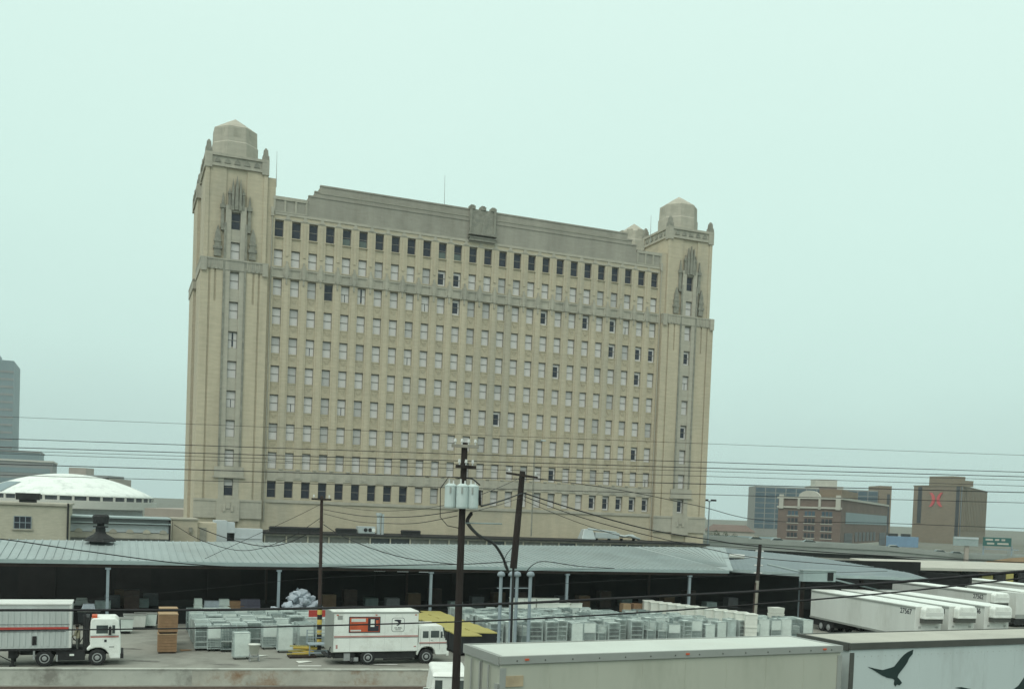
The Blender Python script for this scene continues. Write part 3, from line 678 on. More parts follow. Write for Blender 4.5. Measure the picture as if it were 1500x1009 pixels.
# arena with the white dome
c = D(100, 735, 330); ar = thing('domed_arena', 'round arena with a shallow white dome and a dark window band', 'arena', (c.x, c.y, 0))
R0 = (D(222, 735, 330).x-c.x); zz = lambda y: D(100, y, 330).z+(.0)
zr0, zr1, zw = zz(742.5), zz(731.5), zz(724.5)
b = MB(); b.lathe([(R0, zr0), (R0, zr1), (R0-1.5, zr1+.05)], n=64, sm=False); b.build('ring', conc_l, ar)
b = MB(); b.lathe([(R0*.84, 0), (R0*.84, zr0)], n=64); b.build('drum', duct_l, ar)
b = MB(); b.lathe([(R0*.955, zr1), (R0*.955, zw)], n=64); b.build('wall', dglass, ar)
pr = []; ztop = zz(693.5)
for i in range(13): t_ = i/12; r = R0*.965*math.cos(t_*pi/2) if t_ < 1 else .01; pr.append((R0*.965*(1-t_)+.01, zw+(ztop-zw)*(1-(1-t_)**2)))
b = MB(); b.lathe([(R0*.965, zw-.25)]+pr, n=64, sm=True); b.build('dome', dome_m, ar)
pi_ = MB(); pi_.box(R0*.955-.1, R0*.965, -.35, .35, zr1, zw); pme = pi_.mesh('pier', conc_l)
for k in range(40): inst('pier', pme, ar, (0, 0, 0), k*2*pi/40)
a_ = MB()
vs = [Vector((x, -math.sqrt(max(0, 1)), 0)) for x in (0, 1)]
def domep(ang, t_): return (R0*.97*(1-t_)*math.cos(ang), R0*.97*(1-t_)*math.sin(ang), zw+(ztop-zw)*(1-(1-t_)**2)+.12)
n_ = 6; gv = [domep(math.radians(223+i*5), .02+j*.055) for j in range(6) for i in range(n_)]
a_.add(gv, [(j*n_+i, j*n_+i+1, (j+1)*n_+i+1, (j+1)*n_+i) for j in range(5) for i in range(n_-1)]); a_.build('roof_patch', grey_b, ar)
# grey towers and the brown hall beyond
o, wd, h_ = blockbox('grey_tower', 'tall hazy blue grey tower cut by the left edge of the photo', 'tower', -60, 20.5, 522, 560, 40, grey_b, AL)
b = MB(); b.box(0, wd-9, 5, 30, h_, h_+4.5); b.build('roof_plant', grey_b, o)
b = MB()
for k in range(18): b.box(-.1, wd+.1, -.15, 0, 4+k*4.3, 5.2+k*4.3)
b.build('floor_band', grey_c, o)
o, wd, h_ = blockbox('dark_grey_slab', 'dark grey flat block just below the hazy tower at far left', 'office block', -60, 58.5, 657.5, 480, 30, grey_b, AL)
b = MB(); b.box(-.2, wd+.3, -.3, 30.2, h_-.1, h_+.8); b.build('coping', grey_c, o)
o, wd, h_ = blockbox('banded_grey_building', 'lighter grey banded building in front of the dark grey flat block', 'office block', -60, 77.5, 671, 400, 30, grey_c, AL)
for k in range(3): b = MB(); b.box(0, wd-1, -.12, 0, h_-4.6-4.3*k, h_-2.6-4.3*k); b.build('window_band', grey_b, o)
b = MB(); b.box(-.2, wd+.3, -.4, 30.2, h_, h_+.7); b.build('coping', conc_l, o)
o, wd, h_ = blockbox('brown_hall', 'flat hazy brown hall showing just above the white dome', 'hall', 70, 160, 697, 520, 30, pink_m)
b = MB(); b.box(-6, wd, -2, 20, h_, h_+1.4); b.build('roof_edge', grey_c, o); b = MB(); b.box(10, 19, 2, 12, h_+1.4, h_+5); b.build('plant_room', pink_m, o)
# ------------------------------------------------------------------ right-hand background
def faced(name, lab, cat, pc, pl_, pr_, pyt, dc_, dl, dr, m):
    """corner building: nearest corner pc at depth dc_, left end pl_ at dl, right end pr_ at dr; returns face frames"""
    c0, l0, q0 = D(pc, pyt, dc_), D(pl_, pyt, dl), D(pr_, pyt, dr)
    o = thing(name, lab, cat, (c0.x, c0.y, 0)); zt = c0.z
    c2 = Vector((0, 0)); l2 = Vector((l0.x-c0.x, l0.y-c0.y)); q2 = Vector((q0.x-c0.x, q0.y-c0.y)); f2 = l2+q2
    b = MB(); v = [(*p, z) for z in (0, zt) for p in (c2, l2, f2, q2)]
    b.add(v, [(0, 1, 5, 4), (1, 2, 6, 5), (2, 3, 7, 6), (3, 0, 4, 7), (4, 5, 6, 7), (0, 3, 2, 1)]); b.build('wall', m, o)
    def frame(d): d3 = Vector((d.x, d.y, 0)); L_ = d3.length; return d3/L_, L_
    return o, zt, frame(l2), frame(q2)
def on_face(fr, outward, s0, s1, z0, z1, d0, d1):
    t, _ = fr; v = []
    for z in (z0, z1):
        for s_, d in ((s0, d0), (s1, d0), (s1, d1), (s0, d1)): v.append(t*s_+outward*d+Vector((0, 0, z)))
    return v, [(0, 1, 2, 3), (4, 5, 6, 7), (0, 1, 5, 4), (1, 2, 6, 5), (2, 3, 7, 6), (3, 0, 4, 7)]
def outn(fr, other):
    t = fr[0]; n = Vector((t.y, -t.x, 0)); return n if n.dot(other[0]) < 0 else -n
# mauve brick block in front
o, zt, FL, FRr = faced('brick_office', 'mauve brown brick office block with white stone trim and an arched gable', 'office block', 1233, 1140.5, 1301, 731.5, 340, 355, 440, redb)
nl, nr = outn(FL, FRr), outn(FRr, FL); Lf, Lr = FL[1], FRr[1]
def part_face(nm, fr, n, s0, s1, z0, z1, d, m, par, d0=0.): b = MB(); b.add(*on_face(fr, n, s0, s1, z0, z1, d0, d)); return b.build(nm, m, par)
st = (zt-4)/5.2
part_face('coping', FL, nl, -.3, Lf+.3, zt, zt+.7, .5, trim_m, o, -1); part_face('coping', FRr, nr, -.3, Lr+.3, zt, zt+.7, .5, trim_m, o, -1)
part_face('cornice', FL, nl, -.3, Lf+.3, zt-3.3, zt-2.7, .5, trim_m, o)
for s_ in (1.0, Lf-1.3): part_face('corner_pier', FL, nl, s_-.8, s_+.8, zt-3.6, zt+1.4, .6, trim_m, o)
for s_ in (Lf*.33, Lf*.66): part_face('corner_pier', FL, nl, s_-.4, s_+.4, zt-3.6, zt, .5, trim_m, o)
b = MB(); cx = Lf*.5; rad = Lf*.17
pts = [(cx+rad*math.cos(a*pi/10), zt+.5+rad*.62*math.sin(a*pi/10)) for a in range(11)]
v = [FL[0]*x+nl*d+Vector((0, 0, z)) for d in (.45, -1.) for x, z in pts]; n_ = len(pts)
b.add(v, [tuple(range(n_)), tuple(range(n_, 2*n_))]+[(i, (i+1) % n_, n_+(i+1) % n_, n_+i) for i in range(n_)]); b.build('arched_gable', trim_m, o)
b = MB(); b.add(*on_face(FRr, nr, 8, 42, zt, zt+3.6, -9, -1.5)); ph = b.build('penthouse', tanb, o); part_face('vent', FL, nl, 6.5, 13.5, zt+.7, zt+2.6, -8.4, dglass, ph, -8.95)
for bay in range(3):
    for r in range(5):
        z1 = zt-4.2-r*st*.93; s0 = 3.0+bay*(Lf-4.4)/3; wd = (Lf-4.4)/3-2.2
        b = MB()
        for k in range(3): a = s0+k*wd/3; b.add(*on_face(FL, nl, a+.1, a+wd/3-.25, z1-1.7, z1-.1, 0, .12))
        wo = b.build('window', bglass if r == 0 else dglass, o); part_face('sill', FL, nl, s0-.2, s0+wd+.1, z1-1.95, z1-1.72, .2, trim_m, wo)
part_face('louvre_band', FRr, nr, 9, Lr-2, zt-8.2, zt-4.2, .15, grey_b, o)
for k, (a, c_) in enumerate(((8, 24), (Lr-22, Lr-4))):
    for r in range(3): z1 = zt-11.5-r*st*1.02; part_face('window', FRr, nr, a, c_, z1-2.6, z1, .15, dglass, o)
for k in range(6): a = 30+k*(Lr-60)/6; part_face('tall_window', FRr, nr, a, a+(Lr-60)/6-3.2, zt-23.5, zt-16.8, .15, dglass, o); part_face('arched_window', FRr, nr, a, a+(Lr-60)/6-3.2, zt-14.6, zt-11.2, .15, dglass, o)
part_face('ledge', FRr, nr, 28, Lr-27, zt-16.6, zt-15.4, .8, trim_m, o)
for k in range(10): a = 6+k*(Lr-10)/10; part_face('window', FRr, nr, a, a+6, zt-29, zt-26.3, .15, dglass, o)
# blue grey slab hotel behind
o, wd, h_ = blockbox('slab_block', 'wide blue grey gridded slab block standing behind the mauve brick offices', 'apartment block', 1106.5, 1287, 711.5, 640, 18, slabf)
pw = wd/12; ph_ = h_/9.5
wm = MB(); wm.box(.35, pw-.35, -.2, -.02, .3, ph_-.3); wme = wm.mesh('window', bglass)
for i in range(12):
    for r in range(8): inst('window', wme, o, (i*pw, 0, h_-.5-(r+1)*ph_))
b = MB(); b.box(wd, wd+8, -1.5, 18, 0, h_+3.2); b.build('end_tower', tanb, o); b = MB(); b.box(wd+5.2, wd+7.0, -1.65, -1.5, 2, h_-2); b.build('slot', dglass, o)
b = MB(); b.box(wd*.50, wd*.675, 3, 14, h_, h_+6); ph = b.build('lift_house', trim_m, o); b = MB(); b.box(wd*.52, wd*.66, -.5, 3, h_-4.6, h_+.8); b.build('red_panel', redb, o)
b = MB(); b.box(wd*.46, wd*.72, 1, 16, h_, h_+1.6); b.build('roof_plant', trim_m, o)
# tan tower with the red emblem
o, zt, FL, FRr = faced('tan_hotel', 'tan brick hotel tower with a red emblem near its top', 'hotel', 1408, 1339, 1447, 711.5, 600, 632, 690, tanb)
nl, nr = outn(FL, FRr), outn(FRr, FL); Lf, Lr = FL[1], FRr[1]
part_face('dark_strip', FL, nl, .6, 3.1, 2, zt-.2, .2, dglass, o); part_face('dark_strip', FL, nl, Lf-6.6, Lf-3.6, zt*.34, zt-.5, .2, dglass, o)
part_face('dark_strip', FRr, nr, .5, 4, 2, zt-.2, .2, dglass, o)
for k in range(16): a = 7+k*(Lr-9)/16; part_face('rib', FRr, nr, a, a+2.2, 8, zt-.8, .5, tan_rib, o)
part_face('coping', FL, nl, -.3, Lf+.3, zt, zt+.5, .4, tan_rib, o, -1); part_face('coping', FRr, nr, -.3, Lr+.3, zt, zt+.5, .4, tan_rib, o, -1)
b = MB(); b.add(*on_face(FL, nl, 9, Lf-9, zt, zt+6.2, -14, -3)); b.add(*on_face(FL, nl, 3, 9, zt, zt+3.6, -14, -3)); b.build('plant_room', tan_rib, o)
b = MB(); cx = Lf*.50; zc = zt-8.4; hh = 4.3
for s_ in (-1, 1):
    for i in range(9):
        t0, t1 = -1+2*i/9, -1+2*(i+1)/9
        for (t_, u_) in ((t0, t1),):
            f0, f1 = .7+2.6*abs(t_)**2.4, .7+2.6*abs(u_)**2.4; g0, g1 = 2.9+2.2*abs(t_)**2.4, 2.9+2.2*abs(u_)**2.4
            v = []
            for d in (.25, .6): v += [FL[0]*(cx+s_*f0)+nl*d+Vector((0, 0, zc+t_*hh)), FL[0]*(cx+s_*g0)+nl*d+Vector((0, 0, zc+t_*hh)), FL[0]*(cx+s_*g1)+nl*d+Vector((0, 0, zc+u_*hh)), FL[0]*(cx+s_*f1)+nl*d+Vector((0, 0, zc+u_*hh))]
            b.add(v, [(0, 1, 2, 3), (4, 5, 6, 7), (0, 1, 5, 4), (1, 2, 6, 5), (2, 3, 7, 6), (3, 0, 4, 7)])
b.build('emblem', mat('red sign letters', (.55, .07, .08), .5, .05, 1), o)
o, wd, h_ = blockbox('blue_box_building', 'small tan building with a sky blue upper band between the brick offices and the hotel', 'building', 1299, 1344, 785, 470, 30, tanb)
b = MB(); b.box(-.3, wd+.3, -.6, 20, h_-5.2, h_+.1); b.build('blue_band', blue_m, o)
for k in range(2): b = MB(); b.box(2.5+k*6, 6+k*6, 2, 5, h_+.1, h_+1.4); b.build('roof_unit', black, o)
hs = thing('gabled_house', 'far low building with a brown hipped roof behind the double street lamp', 'house', (D(1072, 780, 400).x, 400, 0))
zt = D(1072, 778, 400).z; zr = D(1072, 768.5, 400).z
b = MB(); b.box(-9, 9, 0, 10, 0, zt); b.build('wall', trim_m, hs); b = MB(); b.frus(-9.6, 9.6, -.5, 10.5, zt, zr, 3, 5); b.build('roof', redb, hs)
mw = thing('painted_wall', 'long pale blue painted wall left of the brick offices', 'wall', D(1038, 800, 300)); mw.location.z = 0
a, c_ = D(1040, 783, 300), D(1140, 786, 300); b = MB(); b.box(0, c_.x-a.x, 0, .5, 0, a.z); b.build('wall', mural, mw); b = MB(); b.box(8, 14, -.2, 0, 0, a.z-1.2); b.build('pale_panel', pink_m, mw)
for i, (px, py, lab) in enumerate(((1047, 779, 'dark green bush on the left end of the painted wall'), (1060, 781, 'dark green bush in the middle of the row by the painted wall'), (1074, 783, 'small green bush at the right end of the row by the painted wall'))):
    p = D(px, py, 292); t = thing('bush', lab, 'bush', (p.x, p.y, 0), 0, 'bushes by the painted wall'); b = MB(); st_ = MB(); st_.cyl((0, 0, 0), (0, 0, p.z*.8), .2, .08, 6); st_.build('stem', wood_pole, t)
    rnd = random.Random(i)
    for k in range(700):
        q = Vector((rnd.gauss(0, 1), rnd.gauss(0, 1), rnd.gauss(0, 1))).normalized()*rnd.random()**.4; c_ = Vector((q.x*2.2, q.y*1.6, p.z-1.6+q.z*2.0+.4*math.sin(q.x*6)))
        d1 = Vector((rnd.uniform(-1, 1), rnd.uniform(-1, 1), rnd.uniform(-1, 1)))*.28; d2 = Vector((rnd.uniform(-1, 1), rnd.uniform(-1, 1), rnd.uniform(-1, 1)))*.28
        b.add([c_, c_+d1, c_+d2], [(0, 1, 2)])
    b.build('foliage', leaf, t)
# viaduct
def vz(px, py, Y): return D(px, py, Y)
va = thing('viaduct', 'elevated concrete freeway crossing behind the dock roofs on the right', 'viaduct', (0, 0, 0))
vl = [(1030, 785, 205), (1300, 800, 232), (1420, 812, 240), (1620, 818, 262)]
def strip(nm, dz0, dz1, dy0, dy1, m, par):
    b = MB()
    for i in range(len(vl)-1):
        p, q = D(*vl[i]), D(*vl[i+1]); v = []
        for dz in (dz0, dz1):
            for pt_, dy in ((p, dy0), (q, dy0), (q, dy1), (p, dy1)): v.append(pt_+Vector((0, dy, dz)))
        b.add(v, [(0, 1, 2, 3), (4, 5, 6, 7), (0, 1, 5, 4), (2, 3, 7, 6)]+([(3, 0, 4, 7)] if i == 0 else [])+([(1, 2, 6, 5)] if i == len(vl)-2 else []))
    return b.build(nm, m, par)
strip('deck', -2.3, -1.0, .3, 13, deckc, va); strip('parapet', -1.0, 0, 0, .3, deckc, va); strip('rear_parapet', -1, .1, 12.7, 13, deckc, va); strip('girder', -3.3, -2.3, 1.2, 12, black, va)
for px in (1120, 1250, 1380, 1480):
    f_ = (px-1030)/590; Y = 205+57*f_+6; p = D(px, 815, Y); b = MB(); b.cyl((p.x, p.y, 0), (p.x, p.y, D(px, 795, Y).z-2), .8, n=8); b.build('pier', deckc, va)
def car(name, lab, px, Y, dz, m, ln=4.4):
    q = D(px, 800, Y); f_ = (px-1030)/270. if px < 1300 else 1+(px-1300)/120.
    zz_ = D(1030, 785, 205).z-1.0; p0, p1 = (vl[0], vl[1]) if px < 1300 else (vl[1], vl[2]); A, B_ = D(*p0), D(*p1)
    t_ = (q.x-A.x)/(B_.x-A.x); z = A.z+(B_.z-A.z)*t_-1.0
    t = thing(name, lab, 'car', (q.x, A.y+(B_.y-A.y)*t_+dz, z), 0, 'cars on the viaduct')
    b = MB(); b.prism([(-ln/2, .3), (ln/2, .3), (ln/2, .75), (ln*.28, .95), (-ln*.42, .98), (-ln/2, .85)], -.85, .85); b.build('body', m, t, bevel=.06)
    b = MB(); b.prism([(-ln*.38, .96), (ln*.22, .95), (ln*.06, 1.45), (-ln*.24, 1.45)], -.74, .74); cb = b.build('cabin', wglass, t)
    b = MB(); b.box(-ln*.24, ln*.06, -.72, .72, 1.45, 1.5); b.build('roof', m, cb)
    wm = MB(); wm.cyl((0, -.1, 0), (0, .1, 0), .32, n=12); me = wm.mesh('wheel', tyre)
    for x in (-ln*.3, ln*.3):
        for y in (-.78, .78): inst('wheel', me, t, (x, y, .32))
    return t
car('car', 'tan car on the viaduct farthest left, just above the bleached pole', 1127, 205, 3, mat('tan car paint', (.5, .43, .32), .4, .05, 1))
car('car', 'white car on the viaduct in front of the brick offices', 1166, 205, 3, white)
car('car', 'white van-like car on the viaduct below the corner of the brick offices', 1228, 205, 3.5, white, 5)
car('car', 'white car on the viaduct below the blue banded building', 1320, 232, 3, white)
car('car', 'silver white car on the viaduct at the foot of the hotel', 1380, 240, 3, white_d)
car('car', 'grey car on the viaduct just right of the hotel foot', 1412, 240, 4, rail_m)
lp = thing('street_lamp', 'double headed street lamp right of the office block', 'street lamp', D(1037, 785, 190)); zt = D(1040, 733, 190).z-lp.location.z
b = MB(); b.cyl((0, 0, -6), (0, 0, zt), .16, .1, 8); b.build('pole', steel, lp)
for s_ in (-1, 1): b = MB(); b.tube([(0, 0, zt-.3), (s_*.4, 0, zt)], .06, 6); b.box(s_*.75-.5, s_*.75+.5, -.22, .22, zt-.1, zt+.25); b.build('lamp_head', black, lp)
sg = thing('roadside_sign', 'grey green freeway sign board on a tall post below the hotel', 'sign', D(1413, 820, 236)); sg.location.z = 0
zt = D(1413, 786, 236).z; zb_ = D(1413, 799, 236).z
b = MB(); b.box(-2.9, 2.9, -.3, .2, zb_, zt); b.build('board', gutter, sg); b = MB(); b.box(-2.9, 2.9, -.4, -.3, zt-.5, zt-.1); b.build('top_band', duct_l, sg); b = MB(); b.box(.0, .9, 0, .6, 0, zb_+.2); b.build('post', pink_m, sg)
sg = thing('sign_gantry', 'dark green overhead freeway sign with white lettering near the right edge', 'sign', D(1459, 820, 250)); sg.location.z = 0
zt = D(1459, 787, 250).z; zb_ = D(1459, 799.5, 250).z
b = MB(); b.box(-3.5, 3.5, -.2, .1, zb_, zt); bo = b.build('board', mat('sign green', (.035, .12, .11), .5, .1, 1), sg)
b = MB()
for r, segs in enumerate((((-3, -1.2), (-.6, .4), (1, 1.9)), ((-2.6, -.8), (0, 2.8)))):
    for a, c_ in segs: b.box(a, c_, -.26, -.2, zt-.8-r*.95, zt-.35-r*.95)
b.build('lettering', trim_m, bo)
for x in (-3.2, 3.9): b = MB(); b.box(x-.15, x+.15, .12, .4, 0, zb_+.3); b.build('post', steel, sg)
b = MB(); b.box(-3.4, 5.6, .12, .35, zb_-.9, zb_-.65); b.build('rail', steel, sg)
eb = thing('earth_bank', 'brown earth bank at the right edge above the far dock roof', 'bank')
b = MB(); q = [D(1415, 829, 165), D(1445, 822, 168), D(1480, 817, 170), D(1560, 812, 175), D(1640, 812, 175)]
base = [D(x, 845, 160) for x in (1405, 1440, 1480, 1560, 1640)]
v = [p for p in q]+[Vector((p.x, p.y, 0)) for p in base]+[Vector((p.x, p.y+14, 0)) for p in q]
b.add(v, [(i, i+1, 6+i, 5+i) for i in range(4)]+[(i, i+1, 11+i, 10+i) for i in range(4)]+[(0, 5, 10), (4, 9, 14)]); b.build('bank', brown_e, eb); tag(eb, kind='structure')
fd = thing('far_dock', 'long thin pale dock roof with dark openings at the right edge', 'dock', (0, 0, 0))
a, c_ = D(1302, 829.5, 128), D(1640, 838, 150)
b = MB(); d = Vector((-2., 9, .6)); b.hull([a, c_, c_+d, a+d], .35); b.build('roof', trim_m, fd)
b = MB(); a2 = Vector((a.x, a.y+4, 0)); c2_ = Vector((c_.x, c_.y+4, 0)); b.add([a2, c2_, c2_+Vector((0, 0, c_.z-.6)), a2+Vector((0, 0, a.z-.6))], [(0, 1, 2, 3)])
b.add([p+Vector((0, .3, 0)) for p in (a2, c2_, c2_+Vector((0, 0, c_.z-.6)), a2+Vector((0, 0, a.z-.6)))], [(0, 1, 2, 3)]); b.build('back_wall', dark_in, fd)
for px, m in ((1396, black), (1423, black), (1448, yel), (1464, black), (1482, yel), (1494, black)):
    p = D(px, 846, 138); b = MB(); b.box(p.x-.9, p.x+.9, p.y, p.y+1, 0, p.z+(.6 if m is yel else .9)); b.build('dock_door_pad', m, fd)
# ------------------------------------------------------------------ vehicles
def wheel_me(r, wd, hub=.55):
    b = MB(); b.cyl((0, -wd/2, 0), (0, wd/2, 0), r, n=22); b.cyl((0, -wd/2-.03, 0), (0, -wd/2, 0), r*.8, r*.97, 22); t = b.mesh('wheel', tyre)
    b = MB(); b.cyl((0, -wd/2-.05, 0), (0, -wd/2-.02, 0), r*hub, n=18); b.cyl((0, -wd/2-.09, 0), (0, -wd/2-.05, 0), r*.22, r*.3, 10); m = b.mesh('rim', rim_m)
    b = MB(); b.cyl((0, -wd/2-.06, 0), (0, -wd/2-.051, 0), r*hub*.78, n=16); return t, m, b.mesh('hub', black)
WH_BIG = wheel_me(.50, .28, .58)
def wheels(root, xs, ys, W=WH_BIG, r=.5, dark_front=()):
    for x in xs:
        for y, rz in ys:
            o = inst('wheel', W[0], root, (x, y, r), rz); inst('rim', W[1], o); 
            if x in dark_front: inst('hub', W[2], o)
def panel(root, nm, m, x0, x1, z0, z1, y, t_=.012, bev=0): b = MB(); b.box(x0, x1, y-t_, y, z0, z1); return b.build(nm, m, root)
# articulated lorry at far left
SEMI_W = 65.5
pf = G(142, 974); uf_, _ = uw(pf)
tr = thing('tractor_unit', 'white cab-over tractor with red stripe coupled to the ribbed trailer at far left', 'truck', S(uf_, SEMI_W+1.2), AL)
b = MB(); b.prism([(-.42, 1.25), (-.42, 2.72), (-.3, 2.9), (1.0, 2.9), (1.2, 2.72), (1.32, 1.7), (1.34, .42), (.72, .42), (.64, .75), (.45, .98), (.2, 1.1), (-.1, 1.1), (-.35, 1.02), (-.55, .9), (-.62, 1.05), (-.5, 1.2)], -1.2, 1.2)
cab = b.build('cab', white, tr, bevel=.07)
for x0, x1, m in ((-.08, .58, wglass), (.82, .98, wglass)): panel(cab, 'side_window', m, x0, x1, 1.98, 2.48, -1.2)
panel(cab, 'stripe', red_m, -.4, 1.2, 1.74, 1.80, -1.2); panel(cab, 'stripe', ink, -.4, 1.2, 1.83, 1.85, -1.2)
panel(cab, 'door_badge', ink, .38, .52, 1.45, 1.6, -1.2); panel(cab, 'door_badge', ink, .66, .95, 1.13, 1.17, -1.2)
b = MB(); b.box(.62, .78, -1.42, -1.3, 1.9, 2.4); b.tube([(.7, -1.2, 2.45), (.7, -1.36, 2.4)], .02); b.build('mirror', black, tr)
b = MB(); b.box(1.3, 1.5, -1.2, 1.2, .42, .75); b.build('bumper', black, tr, bevel=.04)
b = MB(); b.box(1.22, 1.3, -1.05, 1.05, 1.85, 2.55); b.build('windscreen', wglass, tr)
b = MB(); b.box(-.35, -.05, -1.0, -.2, 2.9, 3.06); b.build('air_horn', orange_m, tr)
b = MB()
for y in (-.45, .35): b.box(-4.3, 1.2, y, y+.12, .62, .92)
b.box(-2.3, -.7, -1.1, -.5, .35, .95); b.box(-2.3, -.7, .5, 1.1, .35, .95); b.box(-1.9, -.45, -.6, .6, .92, 1.1); b.box(-3.4, -2.4, -.55, .55, .95, 1.15)
b.build('chassis', black, tr)
b = MB(); b.box(-.72, -.5, -1.05, .9, .9, 2.95); b.cyl((-.75, -1.0, 1.0), (-.75, -1.0, 3.1), .09, n=8); b.build('cab_rear_guard', black, tr)
b = MB(); b.tube([(-.7, -.3, 1.9), (-1.0, -.4, 1.35), (-1.4, -.2, 1.5)], .03); b.box(-1.45, -.8, -.62, -.3, .56, .64); b.tube([(-.7, .1, 1.8), (-1.1, 0, 1.2), (-1.45, .1, 1.6)], .03); b.build('air_hose', black, tr)
b = MB(); b.box(-1.55, -1.3, -1.12, -1.1, .62, .74); b.build('plate', white, tr)
b = MB(); b.box(-3.55, -3.45, -1.2, -.6, .45, 1.0); b.box(-2.28, -2.2, -1.15, -.6, .3, .7); b.build('mudflap', rim_m, tr)
wheels(tr, (0, -2.92), ((-1.02, 0), (1.02, pi)), dark_front=(0, -2.92))
TB, TT, TF = 1.12, 3.82, -1.48
sm_ = thing('ribbed_trailer', 'grey ribbed box trailer with a red stripe behind the white tractor at far left', 'trailer', S(uf_, SEMI_W+1.2), AL)
b = MB(); b.box(TF-12.2, TF, -1.22, 1.22, TB, TT-.12)
for k in range(38): x = TF-.25-k*.32; b.box(x-.14, x, -1.25, -1.22, TB+.12, TT-.3)
b.build('body', ribm, sm_)
b = MB(); b.box(TF-12.25, TF+.03, -1.26, 1.26, TT-.12, TT); b.box(TF-.12, TF+.03, -1.26, -1.2, TB, TT-.12); b.build('roof_cap', white_d, sm_, bevel=.04)
panel(sm_, 'red_stripe', red_m, TF-12, TF-.15, 2.22, 2.40, -1.255); panel(sm_, 'black_line', ink, TF-12, TF-.3, 2.12, 2.15, -1.255); panel(sm_, 'black_line', ink, TF-12, TF-.1, 2.55, 2.57, -1.255)
panel(sm_, 'placard', black, -3.6, -3.36, 1.32, 1.86, -1.26)
b = MB(); b.box(TF-12.2, TF, -1.22, 1.22, TB-.14, TB); b.build('sill_rail', black, sm_)
b = MB(); b.box(-4.9, -4.4, -.9, .9, .5, TB-.14); b.box(-4.75, -4.6, -.8, -.65, .05, .5); b.box(-4.75, -4.6, .65, .8, .05, .5); b.box(-4.85, -4.5, -.9, -.55, 0, .06); b.tube([(-4.6, -.7, .2), (-6.0, -.7, 1.0)], .03); b.build('landing_gear', black, sm_)
wheels(sm_, (TF-10.4, TF-11.6), ((-1.0, 0), (1.0, pi)))
# person between cab and trailer, on the far catwalk of the tractor
def person(name, label, loc, rz, verts, edges_, mats_, facefn, par=None):
    me = bpy.data.meshes.new('body'); me.from_pydata([v[:3] for v in verts], edges_, [])
    o = bpy.data.objects.new('skin_source', me); COL.objects.link(o)
    m = o.modifiers.new('s', 'SKIN'); m.use_smooth_shade = True; sd_ = o.modifiers.new('d', 'SUBSURF'); sd_.levels = 2; sd_.render_levels = 2
    for i, v in enumerate(verts): me.skin_vertices[0].data[i].radius = (v[3], v[4] if len(v) > 4 else v[3])
    me.skin_vertices[0].data[0].use_root = True
    bpy.context.view_layer.update(); g = bpy.data.meshes.new_from_object(o.evaluated_get(bpy.context.evaluated_depsgraph_get()))
    bpy.data.objects.remove(o); g.materials.clear()
    for m_ in mats_: g.materials.append(m_)
    for p in g.polygons: p.material_index = facefn(p.center); p.use_smooth = True
    r = thing(name, label, 'person', loc, rz); inst('body', g, r); return r
PV = [(0, 0, .95, .15, .11), (0, 0, 1.12, .14, .1), (.02, 0, 1.32, .17, .11), (.03, 0, 1.46, .12, .09), (.05, 0, 1.53, .055), (.07, 0, 1.62, .085, .095), (.08, 0, 1.72, .085, .09),
      (0, -.10, .86, .09), (.03, -.11, .48, .062), (0, -.12, .10, .045), (.12, -.13, .04, .04), (0, .10, .86, .09), (-.03, .11, .48, .062), (-.06, .12, .10, .045), (.06, .13, .04, .04),
      (.02, -.2, 1.42, .06), (.10, -.27, 1.18, .045), (.30, -.24, 1.10, .033), (.38, -.22, 1.10, .03), (.02, .2, 1.42, .06), (.06, .27, 1.17, .045), (.26, .25, 1.08, .033), (.34, .23, 1.08, .03)]
PE = [(0, 1), (1, 2), (2, 3), (3, 4), (4, 5), (5, 6), (0, 7), (7, 8), (8, 9), (9, 10), (0, 11), (11, 12), (12, 13), (13, 14), (3, 15), (15, 16), (16, 17), (17, 18), (3, 19), (19, 20), (20, 21), (21, 22)]
for hx_, hy in ((18, -.22), (22, .23)):
    b0 = PV[hx_]
    for k in range(4): PV.append((b0[0]+.07, b0[1]+(-.03+k*.02), b0[2]-.01, .009)); PE.append((hx_, len(PV)-1)); PV.append((b0[0]+.10, b0[1]+(-.032+k*.02), b0[2]-.035, .008)); PE.append((len(PV)-2, len(PV)-1))
    PV.append((b0[0]+.03, b0[1]+(.05 if hy < 0 else -.05), b0[2]+.02, .01)); PE.append((hx_, len(PV)-1))
def pf_(c):
    if c.z > 1.51 or (c.x > .27 and c.z > .9): return 0
    if c.z < .09: return 3
    return 1 if c.z > .98 else 2
pr_ = person('person', 'person in a khaki shirt and grey trousers standing between the tractor and the ribbed trailer', S(uf_-1.12, SEMI_W+.72, .64), AL+2.6, PV, PE, [skin_m, khaki, trou, black], pf_)
b = MB(); b.lathe([(.10, 1.66), (.112, 1.72), (.10, 1.79), (.05, 1.83), (.01, 1.84)], c=(.065, 0), n=14, sm=True); b.build('hair', hair_m, pr_)
b = MB()
for y in (-.035, .035): b.lathe([(.002, 1.675), (.012, 1.685), (.002, 1.695)], c=(.162, y), n=6)
b.build('eyes', ink, pr_); b = MB(); b.frus(.15, .19, -.015, .015, 1.635, 1.675, .012, .004); b.build('nose', skin_m, pr_); b = MB(); b.box(.155, .166, -.025, .025, 1.608, 1.615); b.build('mouth', redb, pr_)
